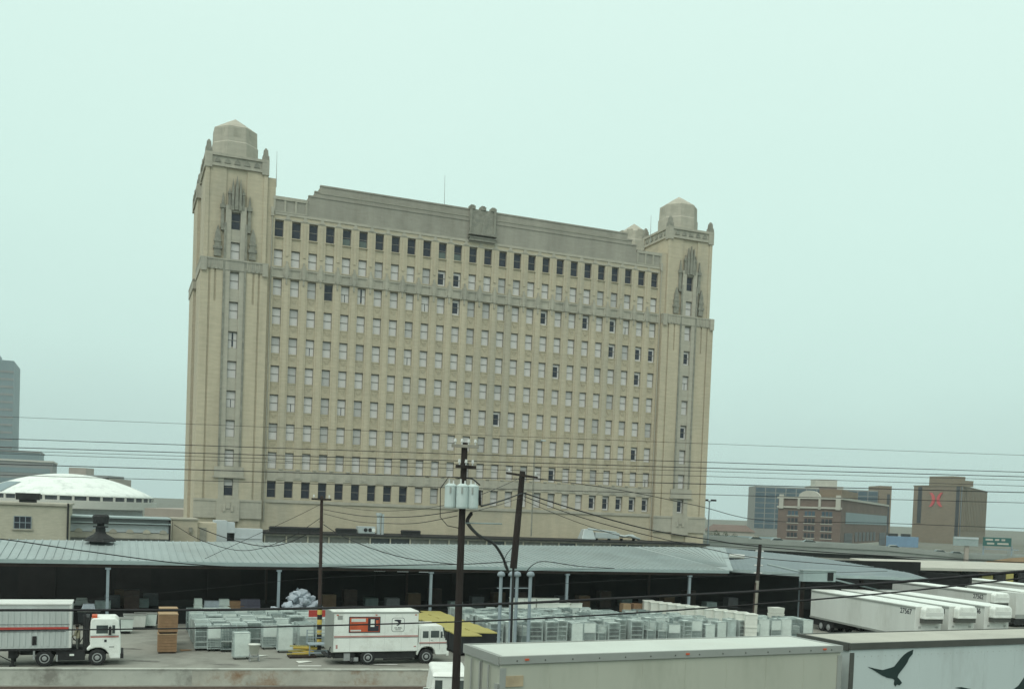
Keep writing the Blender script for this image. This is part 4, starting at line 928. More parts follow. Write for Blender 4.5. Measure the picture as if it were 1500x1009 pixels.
# box truck
BW = 63.6
uq, _ = uw(G(625, 972))
bt = thing('box_truck', 'white cab-over box truck with a red poster and an eagle emblem on its side', 'truck', S(uq, BW+1.15), AL)
BX0, BX1, BZ0, BZ1 = -6.35, -.62, .86, 3.55
b = MB(); b.box(BX0, BX1, -1.2, 1.2, BZ0, BZ1); bo = b.build('cargo_box', white, bt, bevel=.05)
b = MB(); b.box(BX0-.03, BX1+.03, -1.23, 1.23, BZ1-.16, BZ1-.08); b.box(BX0-.03, BX0+.06, -1.23, 1.23, BZ0, BZ1-.16); b.build('edge_rail', rail_m, bo)
panel(bo, 'stripe', redl_m, BX0+.1, BX1, 1.83, 1.93, -1.2, .014); panel(bo, 'stripe', ink, BX0+.1, BX1, 1.79, 1.81, -1.2, .012)
b = MB(); b.box(BX0-.02, BX0, -1.1, 1.1, 1.83, 1.93); b.build('stripe', redl_m, bo)
ps = panel(bo, 'poster', orange_m, -5.25, -3.28, 2.18, 3.12, -1.2, .02)
panel(ps, 'print', ink, -4.05, -3.32, 2.22, 3.08, -1.22, .006); panel(ps, 'print', white, -3.88, -3.62, 2.5, 3.0, -1.226, .006); panel(ps, 'print', white_d, -5.15, -4.2, 2.84, 3.05, -1.22, .006); panel(ps, 'print', white_d, -5.2, -4.5, 2.22, 2.32, -1.22, .006); panel(ps, 'print', orange_m, -3.52, -3.36, 2.6, 2.95, -1.226, .006)
b = MB()
for x0, x1, z0, z1 in ((-5.28, -3.25, 3.12, 3.17), (-5.28, -3.25, 2.13, 2.18), (-5.30, -5.25, 2.13, 3.17), (-3.28, -3.23, 2.13, 3.17)): b.box(x0, x1, -1.23, -1.2, z0, z1)
b.build('poster_frame', ink, bo)
def rrect(x0, x1, z0, z1, r, y, m, par, nm, t_=.01):
    pts = []
    for cx, cz, a0 in ((x1-r, z1-r, 0), (x0+r, z1-r, 90), (x0+r, z0+r, 180), (x1-r, z0+r, 270)):
        for k in range(5): a = math.radians(a0+k*22.5); pts.append((cx+r*math.cos(a), cz+r*math.sin(a)))
    b = MB(); b.prism(pts, y-t_, y); return b.build(nm, m, par)
LX, LZ = -2.02, 2.63
eg = rrect(LX-.43, LX+.43, LZ-.46, LZ+.46, .14, -1.2, ink, bo, 'emblem')
rrect(LX-.405, LX+.405, LZ-.435, LZ+.435, .12, -1.21, white, eg, 'emblem_field', .004)
b = MB(); b.prism([(LX+p[0]*.3, LZ+.16+p[1]*.3) for p in ((-.9, .55), (-.2, .62), (.55, .55), (.75, .35), (.55, .2), (.62, -.1), (.35, -.45), (-.1, -.75), (-.45, -.7), (-.05, -.45), (.05, -.1), (-.2, .2), (-.75, .3))], -1.222, -1.214); b.build('eagle', ink, eg)
Rm = Matrix.Rotation(pi/2, 4, 'X')
text('lettering', 'U.S. MAIL', .125, ink, eg, Matrix.Translation((LX, -1.218, LZ-.2)) @ Rm); text('lettering', 'SERVICE', .10, ink, eg, Matrix.Translation((LX, -1.218, LZ-.33)) @ Rm)
panel(bo, 'vent', rail_m, -6.05, -5.72, 2.98, 3.25, -1.2)
b = MB(); b.box(-6.12, -6.0, -1.215, -1.2, 1.1, 1.35); b.box(-.9, -.75, -1.215, -1.2, 1.15, 1.22); b.build('marker', redl_m, bo)
b = MB(); b.prism([(-.55, 1.42), (-.55, 2.42), (-.45, 2.56), (1.0, 2.56), (1.12, 2.44), (1.24, 1.72), (1.42, 1.6), (1.45, .58), (.66, .58), (.60, .85), (.42, 1.06), (.2, 1.14), (-.1, 1.14), (-.35, 1.02), (-.5, .8), (-.6, .55), (-.68, .62), (-.68, 1.0)], -1.12, 1.12)
cab = b.build('cab', white, bt, bevel=.06)
panel(cab, 'side_window', wglass, -.28, .12, 1.72, 2.18, -1.12); panel(cab, 'side_window', wglass, .28, .86, 1.74, 2.2, -1.12); panel(cab, 'quarter_light', wglass, .97, 1.1, 1.72, 2.15, -1.12)
panel(cab, 'stripe', redl_m, -.5, 1.4, 1.36, 1.44, -1.12, .014); panel(cab, 'stripe', ink, -.5, 1.4, 1.32, 1.34, -1.12)
for k in range(1, 5): x = BX0+k*(BX1-BX0)/5; b = MB(); b.box(x-.008, x+.008, -1.206, -1.2, BZ0+.05, BZ1-.2); b.build('seam', white_d, bo)
for x in (-.42, .2, .92): b = MB(); b.box(x-.01, x+.01, -1.125, -1.12, .95 if x > .5 else 1.2, 2.3); b.build('door_line', rail_m, cab)
b = MB(); b.box(.3, .42, -1.14, -1.12, 1.55, 1.59); b.build('door_handle', rail_m, cab)
for x in (BX0+.3, -3.5, BX1-.2): b = MB(); b.box(x-.06, x+.06, -1.225, -1.2, BZ1-.3, BZ1-.24); b.build('marker_lamp', orange_m, bo)
b = MB(); b.box(BX0-.03, BX0, -.03, .03, BZ0+.1, BZ1-.2); b.build('roller_door', rail_m, bo)
b = MB(); b.box(1.15, 1.26, -1.0, 1.0, 1.75, 2.38); b.build('windscreen', wglass, bt)
b = MB(); b.box(1.42, 1.6, -1.1, 1.1, .5, .8); b.build('bumper', white, bt, bevel=.04)
for y in (-.85, .85): b = MB(); b.cyl((1.44, y, 1.1), (1.5, y, 1.1), .13, n=12); b.build('headlight', wbox, bt)
b = MB(); b.tube([(1.05, -1.12, 1.9), (1.3, -1.4, 1.95), (1.3, -1.4, 1.6)], .025); b.box(1.24, 1.32, -1.48, -1.3, 1.6, 2.05); b.build('mirror', black, bt)
b = MB()
for y in (-.45, .33): b.box(-6.2, 1.2, y, y+.12, .55, .86)
b.box(-3.6, -.75, -1.05, -.5, .4, .86); b.box(-6.2, -4.8, -1.0, 1.0, .45, .86); b.box(-5.2, -4.9, -1.1, -.7, .2, .8); b.tube([(-2.9, -1.0, .33), (-.9, -1.0, .33)], .06, 6, 0); b.build('chassis', black, bt)
b = MB(); b.box(-5.55, -5.15, -1.12, -1.0, .3, .78); b.build('mudflap', rim_m, bt); b = MB(); b.box(-5.1, -4.6, -1.1, -1.0, .25, .5); b.build('step', rim_m, bt)
b = MB(); b.box(-6.6, -6.36, -1.1, 1.1, .5, .62); b.tube([(-6.58, -.9, .55), (-6.4, -.9, 1.2)], .03); b.build('tail_lift', black, bt)
W2 = wheel_me(.48, .28, .62); wheels(bt, (0,), ((-.98, 0), (.98, pi)), W2, .48, (0,)); wheels(bt, (-3.97,), ((-.98, 0), (.98, pi)), W2, .48, (-3.97,))
# small white mail van near the foot of the transformer pole
vn = thing('mail_van', 'small white boxy van at the foot of the transformer pole by the near trailer', 'van', G(661, 985, 2.35), math.radians(8))
vn.location.z = 0
b = MB(); b.prism([(-1.0, .4), (1.0, .4), (1.0, 1.15), (.96, 1.5), (.86, 2.15), (-.86, 2.15), (-.96, 1.5), (-1.0, 1.15)], 0, 3.6); bo = b.build('body', white, vn, bevel=.1)
b = MB(); b.frus(-.95, .95, -.12, 3.7, 2.15, 2.36, .12, .2); b.build('roof', white, vn, bevel=.08)
for x0, x1 in ((-.78, -.42), (.2, .78)): b = MB(); b.box(x0, x1, -.02, .0, 1.45, 1.98); b.build('window', wglass, bo)
b = MB(); b.box(-1.35, -1.1, .1, .16, 1.2, 1.6); b.tube([(-.95, .3, 1.6), (-1.2, .13, 1.5)], .025); b.build('mirror', white, vn); b = MB(); b.box(-1.33, -1.12, .09, .1, 1.24, 1.56); b.build('mirror_glass', wglass, vn)
b = MB(); b.box(-1.0, 1.0, -.15, 0, .4, .6); b.build('bumper', black, vn)
for x in (-.7, .7): b = MB(); b.cyl((x, -.04, .95), (x, 0, .95), .12, n=12); b.build('tail_light', red_m, vn)
W3 = wheel_me(.33, .2)
for y in (.6, 2.9):
    for x, rz in ((-.85, -pi/2), (.85, pi/2)): o = inst('wheel', W3[0], vn, (x, y, .33), rz); inst('rim', W3[1], o)
# near trailers on the raised road
ZR = 3.7
pA, pB = G(735, 962, 7.8), G(1232, 945.5, 7.8); pC, pD = G(1247, 942.5, 7.8), G(1500, 934.5, 7.8)
def near_trailer(name, lab, p, q, L_, sk, rfm, rl, wdt=1.7):
    d = (q-p); ang = math.atan2(d.y, d.x)
    t = thing(name, lab, 'trailer', (p.x, p.y, ZR), ang); zt, zb_ = 7.8-ZR, 1.2
    b = MB(); b.box(0, L_, 0, wdt, zb_, zt-.14); bo = b.build('body', sk, t)
    b = MB(); b.box(-.02, L_+.02, .05, wdt-.05, zt-.14, zt); b.build('roof', rfm, t, bevel=.03)
    b = MB(); b.box(-.03, L_+.03, -.035, .05, zt-.13, zt+.012); b.box(-.03, L_+.03, wdt-.05, wdt+.03, zt-.16, zt+.01); b.box(-.045, .06, .05, wdt-.05, zt-.16, zt+.01); b.box(L_-.06, L_+.045, .05, wdt-.05, zt-.16, zt+.01); b.build('top_rail', rl, t)
    b = MB(); b.box(-.03, .09, -.02, 0, zb_, zt-.2); b.box(L_-.09, L_+.03, -.02, 0, zb_, zt-.2); b.box(-.02, L_+.02, -.02, wdt, zb_-.18, zb_); b.build('corner_post', rl, t)
    b = MB(); b.box(.8, 1.3, .2, wdt-.2, .35, 1.02); b.box(L_-2.2, L_-.6, .3, wdt-.3, .5, 1.02); b.build('chassis', black, t)
    wheels(t, (L_-1.4,), ((.3, 0), (wdt-.3, pi)))
    return t, bo, ang
LA = (pB-pA).length; zt_n = 7.8-ZR
tA, bA, _ = near_trailer('pup_trailer', 'beige grey box trailer with a chalky roof crossing the bottom of the view', pA, pB, LA, trailA, trailA_roof, rail_m)
b = MB(); b.box(.09, .45, -.025, 0, 3.55, 3.75); b.build('rust_patch', rust_p, bA)
for k in range(1, 8): b = MB(); b.box(k*LA/8-.012, k*LA/8+.012, -.006, 0, 1.2, 3.9); b.build('seam', trailA, bA)
dirB = (pD-pC).normalized()
b = MB()
for y in (.45, .85, 1.25): b.cyl((-.05, y, 1.3), (-.05, y, 3.9), .018, n=6)
b.box(-.03, -.0, .83, .87, 1.2, 3.9); b.build('door_rods', rail_m, tA)
for z in (1.7, 2.6, 3.5): b = MB(); b.box(-.06, -.0, .02, .16, z, z+.1); b.build('hinge', rail_m, tA)
b = MB()
for k in range(14): x = .3+k*(LA-.6)/13; b.box(x-.012, x+.012, -.043, -.034, zt_n-.085, zt_n-.06)
b.build('rivets', rail_dk, tA)
for x in (.5, LA/2, LA-.5): b = MB(); b.box(x-.04, x+.04, -.055, -.035, zt_n-.07, zt_n-.035); b.build('marker_lamp', orange_m, tA)
tB, bB, angB = near_trailer('eagle_trailer', 'bluish white box trailer with a dark flying eagle emblem at lower right', pC, pD, 8.6, trailB, trailB_roof, rail_dk)
for k in range(1, 8): b = MB(); b.box(k*1.08-.01, k*1.08+.01, -.005, 0, 1.2, 3.9); b.build('seam', trailB, bB)
b = MB()
for k in range(40): b.box(.2+k*.21, .215+k*.21, -.006, 0, 3.80, 3.815)
b.build('rivets', rail_m, bB)
nB = Vector((dirB.y, -dirB.x, 0)).normalized(); nB2 = Vector((-dirB.y, dirB.x, 0))
def on_side(px, py):
    r = ray(px, py); c0 = Vector((0, 0, H)); k = (pC-c0).dot(nB2)/r.dot(nB2); p = c0+r*k
    return (p-pC).dot(Vector((dirB.x, dirB.y, 0)).normalized()), p.z-ZR
def decal_poly(pts): b = MB(); b.prism([on_side(*p) for p in pts], -.014, -.002); return b
ez = [(521, 840), (545, 846), (580, 854), (612, 860), (640, 852), (662, 846), (684, 838), (700, 818), (722, 790), (745, 765), (768, 748), (803, 732), (798, 760), (776, 785), (765, 812), (742, 845), (722, 870), (708, 890), (704, 905), (722, 925), (732, 940), (716, 955), (700, 950), (690, 962), (682, 948), (686, 922), (676, 914), (640, 908), (606, 892), (574, 872)]
b = decal_poly([(1150+x/4.286, 780+y/4.286) for x, y in ez]); b.build('eagle_emblem', decal, bB)
b = decal_poly([(1399, 1006.5), (1408, 1005.5), (1420, 1008), (1436, 1012), (1450, 1020), (1440, 1024), (1424, 1013), (1408, 1008.5)]); b.build('emblem_edge', decal, bB)
b = decal_poly([(1483, 1010), (1492, 1003), (1501, 990), (1508, 982), (1530, 975), (1560, 990), (1560, 1060), (1470, 1060)]); b.build('dark_emblem', decal, bB)
dA = (pB-pA).normalized(); nA = Vector((-dA.y, dA.x, 0)); b = MB()
c0 = Vector((pA.x, pA.y, 0)); dd = Vector((dA.x, dA.y, 0)).normalized()
rd = [c0+dd*s_+nA*o_ for s_, o_ in ((-70, -5), (90, -5), (90, 5), (-70, 5))]
b.hull([Vector((p.x, p.y, ZR)) for p in rd], ZR-.02); tag(b.build('road', asph), kind='structure')
b = MB(); rd = [c0+dd*s_+nA*o_ for s_, o_ in ((-70, -3.4), (90, -3.4), (90, -3.25), (-70, -3.25))]; b.hull([Vector((p.x, p.y, ZR+.008)) for p in rd], .006); tag(b.build('road_marking', stripe_w), kind='structure')
# white dock trailers
def dock_trailer(px, py, num, lab, seen=True, L_=16.2, w_nose=None, nose=True):
    p = G(px, py, 3.85); ang = AL-math.radians(7.8)         # px,py: top right corner of the nose
    t = thing('dock_trailer', lab, 'trailer', (p.x, p.y, 0), ang, 'white trailers backed up to the dock'); zt, zb_, W_ = 3.85, 1.12, 2.5
    b = MB(); b.box(-W_, 0, 0, L_, zb_, zt-.1); bo = b.build('body', white_d, t, bevel=.03)
    b = MB(); b.box(-W_-.02, .02, -.02, L_, zt-.1, zt); b.build('roof', white, t, bevel=.03)
    b = MB(); b.box(-W_-.04, -W_, 0, L_, zt-.24, zt-.12); b.box(-W_-.05, -W_, 0, L_, zb_-.02, zb_+.16); b.build('rail', rail_m, t)
    b = MB(); b.box(-W_+.1, -.1, L_-4, L_-.5, .5, zb_); b.build('undercarriage', black, t); b = MB(); b.box(-W_+.2, -.2, 2.2, 2.6, .1, zb_); b.build('landing_gear', black, t)
    for y in (L_-3.2, L_-1.9):
        for x, rz in ((-W_+.25, -pi/2), (-.25, pi/2)): o = inst('wheel', WH_BIG[0], t, (x, y, .5), rz); inst('rim', WH_BIG[1], o)
    if nose:
        b = MB(); b.prism([(-W_+.42, zt-1.02), (-.22, zt-1.02), (-.22, zt-.22), (-.42, zt-.02), (-W_+.62, zt-.02), (-W_+.42, zt-.22)], -.62, 0); un = b.build('cooling_unit', white, t, bevel=.08)
        b = MB(); b.box(-W_+.55, -.35, -.64, -.62, zt-.72, zt-.45); b.build('grille', white_d, un)
        b = MB(); b.box(-W_+.45, -.25, -.5, 0, zt-1.36, zt-1.02); b.build('fuel_guard', rail_dk, un)
        b = MB(); b.box(-W_+.35, -W_+.55, -.04, 0, 2.05, 2.2); b.box(-.5, -.3, -.04, 0, 2.05, 2.2); b.build('lamp', rail_m, t)
    if num:
        M = Matrix.Translation((-W_-.012, 1.25, zt-.55)) @ Matrix.Rotation(-pi/2, 4, 'Z') @ Rm
        text('number', num, .62, ink, bo, M)
    return t
dock_trailer(1380, 888, '27567', 'white dock trailer numbered 27567, nearest to the mail carts')
dock_trailer(1428, 887.5, '27554', 'white dock trailer numbered 27554, in the middle of the front three')
dock_trailer(1479, 887, '27546', 'white dock trailer numbered 27546, rightmost of the front three')
dock_trailer(1476, 868, '27562', 'white dock trailer numbered 27562, behind the front three', L_=16)
dock_trailer(1524, 866, None, 'white dock trailer without a visible number behind the front three, partly cut by the edge', L_=16)
t = dock_trailer(1575, 862, None, 'white dock trailer farthest right at the back, running off the edge', L_=16)
b = MB(); p = G(1600, 872, 3.85)
ft = thing('parked_trailer', 'white trailer side seen at the right edge beyond the front three noses', 'trailer', (G(1487, 905, 1.0).x, G(1487, 905, 1.0).y, 0), AL-math.radians(2), 'white trailers backed up to the dock')
b = MB(); b.box(0, 12, 0, 2.5, 1.0, 3.7); b.build('body', white_d, ft); b = MB(); b.box(0, 12, -.05, 0, .95, 1.4); b.build('rail', rail_m, ft); b = MB(); b.box(0, 12, .1, 2.4, .3, .95); b.build('undercarriage', black, ft)
# ------------------------------------------------------------------ mail carts
CX, CYD, CZ = 1.02, .74, 1.78
def cart_parts(kind):
    fr_ = MB(); hx_, hy = CX/2, CYD/2
    for sx in (-1, 1):
        for sy in (-1, 1): fr_.box(sx*hx_-.025, sx*hx_+.025, sy*hy-.025, sy*hy+.025, .16, CZ)
    for z in (.18, CZ-.04):
        for sy in (-1, 1): fr_.box(-hx_, hx_, sy*hy-.02, sy*hy+.02, z, z+.04)
        for sx in (-1, 1): fr_.box(sx*hx_-.02, sx*hx_+.02, -hy, hy, z, z+.04)
    fr_.box(-hx_, hx_, -hy, hy, .19, .215)
    sides = []
    def mesh_side(axis, s_, z0, z1, solid):
        m_ = MB()
        if axis == 'y':
            if solid: m_.box(-hx_+.03, hx_-.03, s_*hy-.008, s_*hy+.008, z0, z1)
            else:
                for k in range(9): x = -hx_+.1+k*(CX-.2)/8; m_.box(x-.012, x+.012, s_*hy-.01, s_*hy+.01, z0, z1)
                for k in range(5): z = z0+.05+k*(z1-z0-.1)/4; m_.box(-hx_+.03, hx_-.03, s_*hy-.014, s_*hy+.014, z-.02, z+.02)
        else:
            if solid: m_.box(s_*hx_-.008, s_*hx_+.008, -hy+.03, hy-.03, z0, z1)
            else:
                for k in range(7): y = -hy+.08+k*(CYD-.16)/6; m_.box(s_*hx_-.01, s_*hx_+.01, y-.012, y+.012, z0, z1)
                for k in range(5): z = z0+.05+k*(z1-z0-.1)/4; m_.box(s_*hx_-.014, s_*hx_+.014, -hy+.03, hy-.03, z-.02, z+.02)
        sides.append((m_, solid))
    if kind == 0: mesh_side('y', -1, .9, CZ-.05, True); mesh_side('y', 1, .24, CZ-.05, False); mesh_side('x', -1, .24, CZ-.05, False); mesh_side('x', 1, .24, CZ-.05, False); mesh_side('y', -1, .3, .88, False)
    if kind == 1: mesh_side('y', -1, .24, CZ-.05, False); mesh_side('y', 1, .24, CZ-.05, True); mesh_side('x', -1, .24, CZ-.05, True); mesh_side('x', 1, .24, CZ-.05, False)
    if kind == 2: mesh_side('y', -1, .24, CZ-.05, True); mesh_side('y', 1, .24, CZ-.05, False); mesh_side('x', -1, .24, CZ-.05, False); mesh_side('x', 1, .24, CZ-.05, True)
    if kind == 3: mesh_side('y', -1, .75, CZ-.05, False); mesh_side('y', 1, .24, CZ-.05, False); mesh_side('x', -1, .24, CZ-.05, False); mesh_side('x', 1, .24, CZ-.05, False)
    sh_ = MB(); zs = (.95, .55, 1.25, .7)[kind]; sh_.box(-hx_+.03, hx_-.03, -hy+.03, hy-.03, zs, zs+.03)
    if kind in (1, 2): sh_.box(-hx_+.03, hx_-.03, -hy+.03, hy-.03, CZ-.08, CZ-.05)
    wh = MB(); wh.cyl((-.03, 0, .07), (.03, 0, .07), .07, n=8)
    return fr_, sides, sh_, wh
cart_mats = [cart_m, cart_l, cart_d]
PROTO = []; SINGLE = []
for kind in range(4):
    fr_, sides, sh_, wh = cart_parts(kind)
    base = (cart_m, cart_m, cart_m, cart_d)[kind]
    PROTO.append((fr_.mesh('frame', base), [(m_.mesh('side_panel', cart_l if so_ and kind != 1 else base)) for m_, so_ in sides], sh_.mesh('shelf', cart_l), wh.mesh('caster', black)))
    al_ = MB()
    if kind == 1: al_.box(-.44, .44, -.30, .30, .24, 1.15, 3)
    if kind == 3: al_.box(-.42, .40, -.28, .3, .24, .68, 3); al_.frus(-.4, .42, -.3, .28, .75, 1.5, .08, .06, 1)
    if kind == 0: al_.box(-.4, .4, -.28, .28, .3, .9, 3)
    for m_, ix in [(fr_, 0), (sh_, 1), (wh, 2)]+[(q, 1 if so_ and kind != 1 else 0) for q, so_ in sides]: al_.add(m_.v, m_.f, ix)
    SINGLE.append(al_.mesh('mail_cart', [base, cart_l, black, hamp if kind == 1 else cart_d]))
def cart_full(u, w_, kind, rz, lab, grp=None):
    t = thing('mail_cart', lab, 'mail cart', S(u, w_), AL+rz, grp); F, SD, SH, WHm = PROTO[kind]
    inst('frame', F, t)
    for q in SD: inst('side_panel', q, t)
    inst('shelf', SH, t)
    for sx in (-1, 1):
        for sy in (-1, 1): inst('caster', WHm, t, (sx*.42, sy*.28, 0))
    return t
rnd = random.Random(11)
LG, LL = 'mail carts packed left of the box truck', 'grey wire mail cart packed in the block between the brown boards and the box truck'
RG, RL = 'mail carts packed beyond the beige near trailer', 'grey wire mail cart in the wide field of carts beyond the beige near trailer'
def cart_small(u, w_, kind, rz, lab, grp):
    o = inst('mail_cart', SINGLE[kind], None, S(u, w_), AL+rz); o.scale = (1, 1, rnd.choice((.82, .93, 1, 1, 1, 1.04))); return tag(o, lab, 'mail cart', grp)
kinds = [0, 1, 2, 3]
# front of the left pack: single carts that stand out
p = uw(G(349, 966)); cart_full(p[0]+.2, p[1]+.4, 2, .06, 'pale mail cart standing alone furthest forward beside the white bin')
p = uw(G(418, 956)); cart_full(p[0], p[1]+.4, 2, -.05, 'tall pale mail cart standing right of the white bin in front of its block')
p = uw(G(395, 951)); cart_full(p[0], p[1]+.4, 0, .03, 'mail cart with half open front between the white bin and the tall pale cart')
for i, (px, py, k, lab) in enumerate(((288, 953, 1, 'mail cart at the front left corner of the packed block, next to the brown boards'), (306, 954, 0, 'second mail cart from the brown boards in the front row of the block'), (326, 955, 3, 'dark open mail cart in the front row of the block, third from the brown boards'))):
    p = uw(G(px, py)); cart_full(p[0]+.4, p[1]+.4, k, 0, lab)
p = uw(G(340, 952)); cart_full(p[0]+.5, p[1]+1.0, 2, 0, 'pale panelled mail cart just behind the one standing alone')
for j in range(10):
    for i in range(9):
        u = 5.7+i*1.17+rnd.uniform(-.08, .08); w_ = 71.6+j*1.06+rnd.uniform(-.1, .1)
        if j == 0 and (i > 7 or i in (3, 4)): continue
        if j < 2 and i in (4, 5) : continue
        if u > 14.6 and w_ < 74: continue
        k = rnd.choice((0, 0, 1, 1, 2, 3))
        if j < 2: cart_full(u, w_, k, rnd.uniform(-.06, .06), LL, LG)
        else: cart_small(u, w_, k, rnd.uniform(-.08, .08), LL, LG)
cnt = 0
for j in range(10):
    for i in range(27):
        u = 27.6+i*1.13+rnd.uniform(-.1, .1); w_ = 72.2+j*1.12+rnd.uniform(-.12, .12)
        lim = 83 if u < 44 else min(83, 79.3-(u-46)*1.6 if u < 50 else 75.6)
        if w_ > lim or rnd.random() < .09 or (41 < u < 45 and j > 7): continue
        k = rnd.choice((0, 0, 1, 1, 2, 2, 3)); cnt += 1
        if cnt > 196: continue
        cart_small(u, w_, k, rnd.uniform(-.22, .22)+(pi/2 if rnd.random() < .25 else 0), RL, RG)
# white containers behind the right pack
wc = MB(); wc.frus(-.5, .5, -.5, .5, .16, 2.3, -.02, -.02)
for z in (.5, .85, 1.55, 1.95): wc.box(-.53, .53, -.53, .53, z, z+.03)
wc.box(-.56, .56, -.56, .56, 1.2, 1.27); wc.box(-.56, .56, -.56, .56, 2.27, 2.35); WCM = wc.mesh('body', wbox); wl = MB(); wl.box(-.45, .45, -.45, .45, .05, .16); WCL = wl.mesh('base', black)
a, c_ = G(955, 880, 2.35), G(1092, 897, 2.35)
for r in range(2):
    for i in range(11):
        p = lerp(a, c_, i/10)+NW*(.2+r*1.25-.9); t = thing('plastic_container', 'white plastic container in the long double row between the carts and the dark dock', 'container', (p.x, p.y, 0), AL-.35, 'white containers in front of the dock'); inst('body', WCM, t); inst('base', WCL, t)
def stack(px, py, w_, n, sz, m, cat, nm, labs, grp=None, hz_=.25):
    p = Wp(px, py, w_); 
    for k in range(n):
        b = MB(); b.box(-sz[0]/2, sz[0]/2, -sz[1]/2, sz[1]/2, 0, sz[2]); b.box(-sz[0]/2-.02, sz[0]/2+.02, -sz[1]/2-.02, sz[1]/2+.02, sz[2]-.07, sz[2]-.03)
        o = b.build(nm, m, None, (p.x, p.y, p.z+k*(sz[2]+.01)), AL+.05*((k*7) % 3-1), bevel=.015); tag(o, labs, cat, grp)
for i, (px, n) in enumerate(((741, 4), (757, 6), (774, 6), (792, 6), (808, 6), (824, 5), (842, 5), (858, 3))):
    p = Wp(px, 880, 82.6); z0 = .05
    for k in range(n):
        b = MB(); b.box(-.55, .55, -.45, .45, 0, .42); b.box(-.58, .58, -.48, .48, .34, .42)
        o = b.build('mail_tray', wbox, None, (p.x, p.y, z0+k*.43), AL+.04*((k+i) % 3-1)); tag(o, 'white mail tray in the low stacks on the ground below the weatherhead pipes', 'tray', 'white trays stacked by the dock')
for px, py, m, lab in ((916, 882, cardb2, 'tan carton on the dock left of the long row of white containers, first of three'), (931, 884, cardb, 'reddish brown carton on the dock, middle one of three'), (948, 886, cardb2, 'tan carton on the dock right next to the row of white containers')):
    p = Wp(px, py+5, 84.9); p.z = max(p.z-.2, .2); b = MB(); b.box(-.42, .42, -.4, .4, 0, .8); b.box(-.03, .03, -.41, .41, .8, .805)
    tag(b.build('carton', m, None, (p.x, p.y, 1.1), AL, bevel=.01), lab, 'carton')
p = Wp(1137, 890, 79); st = thing('bin_stack', 'white plastic bin stack standing right of the bleached pole', 'bin', (p.x, p.y, 0), AL)
for k in range(3): b = MB(); b.frus(-.55, .55, -.5, .5, .5+k*.55, 1.02+k*.55, -.05, -.05); b.build('bin', wbox, st)
b = MB(); b.box(-.5, .5, -.45, .45, 0, .5); b.build('dolly', cart_d, st)
b = MB(); p = Wp(876, 901, 82); b.prism([(-.5, 0), (.5, 0), (.35, .35), (-.2, .42)], -.4, .4); tag(b.build('tarpaulin', orange_m, None, (p.x, p.y, p.z-.2), AL), 'bright orange folded tarpaulin among the carts', 'tarpaulin')
p = Wp(836, 893, 82.2); b = MB(); b.box(-.28, .28, -.03, .03, 0, .75); tag(b.build('notice_board', wbox, None, (p.x, p.y, p.z-.3), AL), 'small white notice board on the canopy post by the carts', 'notice')
# yellow covered hampers
for c in range(2):
    for r in range(6):
        u = 23.45+c*1.72; w_ = 67.6+c*1.3+r*2.35
        t = thing('covered_hamper', f'yellow covered black hamper, {["nearest","second","third","fourth","fifth","farthest"][r]} in the {["left","right"][c]} row beside the box truck', 'hamper', S(u, w_), AL, 'yellow covered hampers beside the box truck')
        b = MB(); b.frus(-.82, .82, -1.08, 1.08, .18, 1.42, -.03, -.03); b.build('body', hamp, t)
        b = MB(); b.hull([(-.9, -1.16, 1.46+.05*((r+c) % 2)), (.9, -1.16, 1.46), (.9, 1.16, 1.52), (-.9, 1.16, 1.55)], .07); b.build('cover', yel, t)
        b = MB(); b.box(-.7, .7, -.9, .9, .02, .18); b.build('base', black, t)
# brown boards
def crate(u, w_, z, m, lab, rz=0):
    t = thing('slatted_crate', lab, 'crate', S(u, w_, z), AL+rz, 'brown crates stacked in the yard')
    b = MB()
    for k in range(6): b.box(-.6, .6, -.58, .58, .12+k*.19, .28+k*.19)
    b.box(-.57, .57, -.55, .55, .1, 1.25); b.build('body', m, t)
    b = MB(); b.box(-.62, .62, -.6, .6, 1.25, 1.32); b.build('lid', cardb2, t); b = MB()
    b.box(-.55, .55, -.55, .55, 0, .1); b.build('pallet', wood_pole, t)
uc, wc_ = uw(G(232, 957)); uc += .55; wc_ += .6
crate(uc, wc_, 0, cardb, 'brown slatted crate at the bottom of the front stack'); crate(uc+.02, wc_+.05, 1.33, cardb, 'brown slatted crate on top of the front stack', .04)
crate(uc+.1, wc_+1.8, 0, cardb, 'brown slatted crate at the bottom of the stack right behind the front one'); crate(uc+.05, wc_+1.75, 1.33, cardb2, 'lighter crate on top of the stack right behind the front one', -.04)
crate(uc+.2, wc_+3.6, 0, cardb, 'brown slatted crate at the bottom of the rearmost stack'); crate(uc+.2, wc_+3.6, 1.33, cardb2, 'tan crate on top of the rearmost stack', .02)
# bin on a trolley, pallet with yellow bars, flat trolley
p = G(372, 968); t = thing('waste_bin', 'white tapered waste bin on a wheeled stand in front of the carts', 'bin', (p.x, p.y, 0), AL)
b = MB(); b.lathe([(.26, .48), (.36, 1.08), (.40, 1.08), (.40, 1.14)], n=14, sm=True); b.build('tub', wbox, t)
b = MB()
for x, y in ((-.26, -.22), (.26, -.22), (-.26, .22), (.26, .22)): b.tube([(x*1.1, y*1.1, .12), (x, y, .5)], .025); b.cyl((x*1.1-.03, y*1.1, .07), (x*1.1+.03, y*1.1, .07), .07, n=8)
b.box(-.3, .3, -.26, .26, .3, .34); b.build('stand', rim_m, t)
p = G(442, 962); t = thing('pallet', 'wooden pallet in front of the carts by the striped pole', 'pallet', (p.x, p.y, 0), AL)
b = MB(); b.box(-.9, .9, -.55, .55, .12, .16)
for y in (-.5, 0, .45): b.box(-.9, .9, y, y+.08, 0, .12)
b.build('deck', rusty, t)
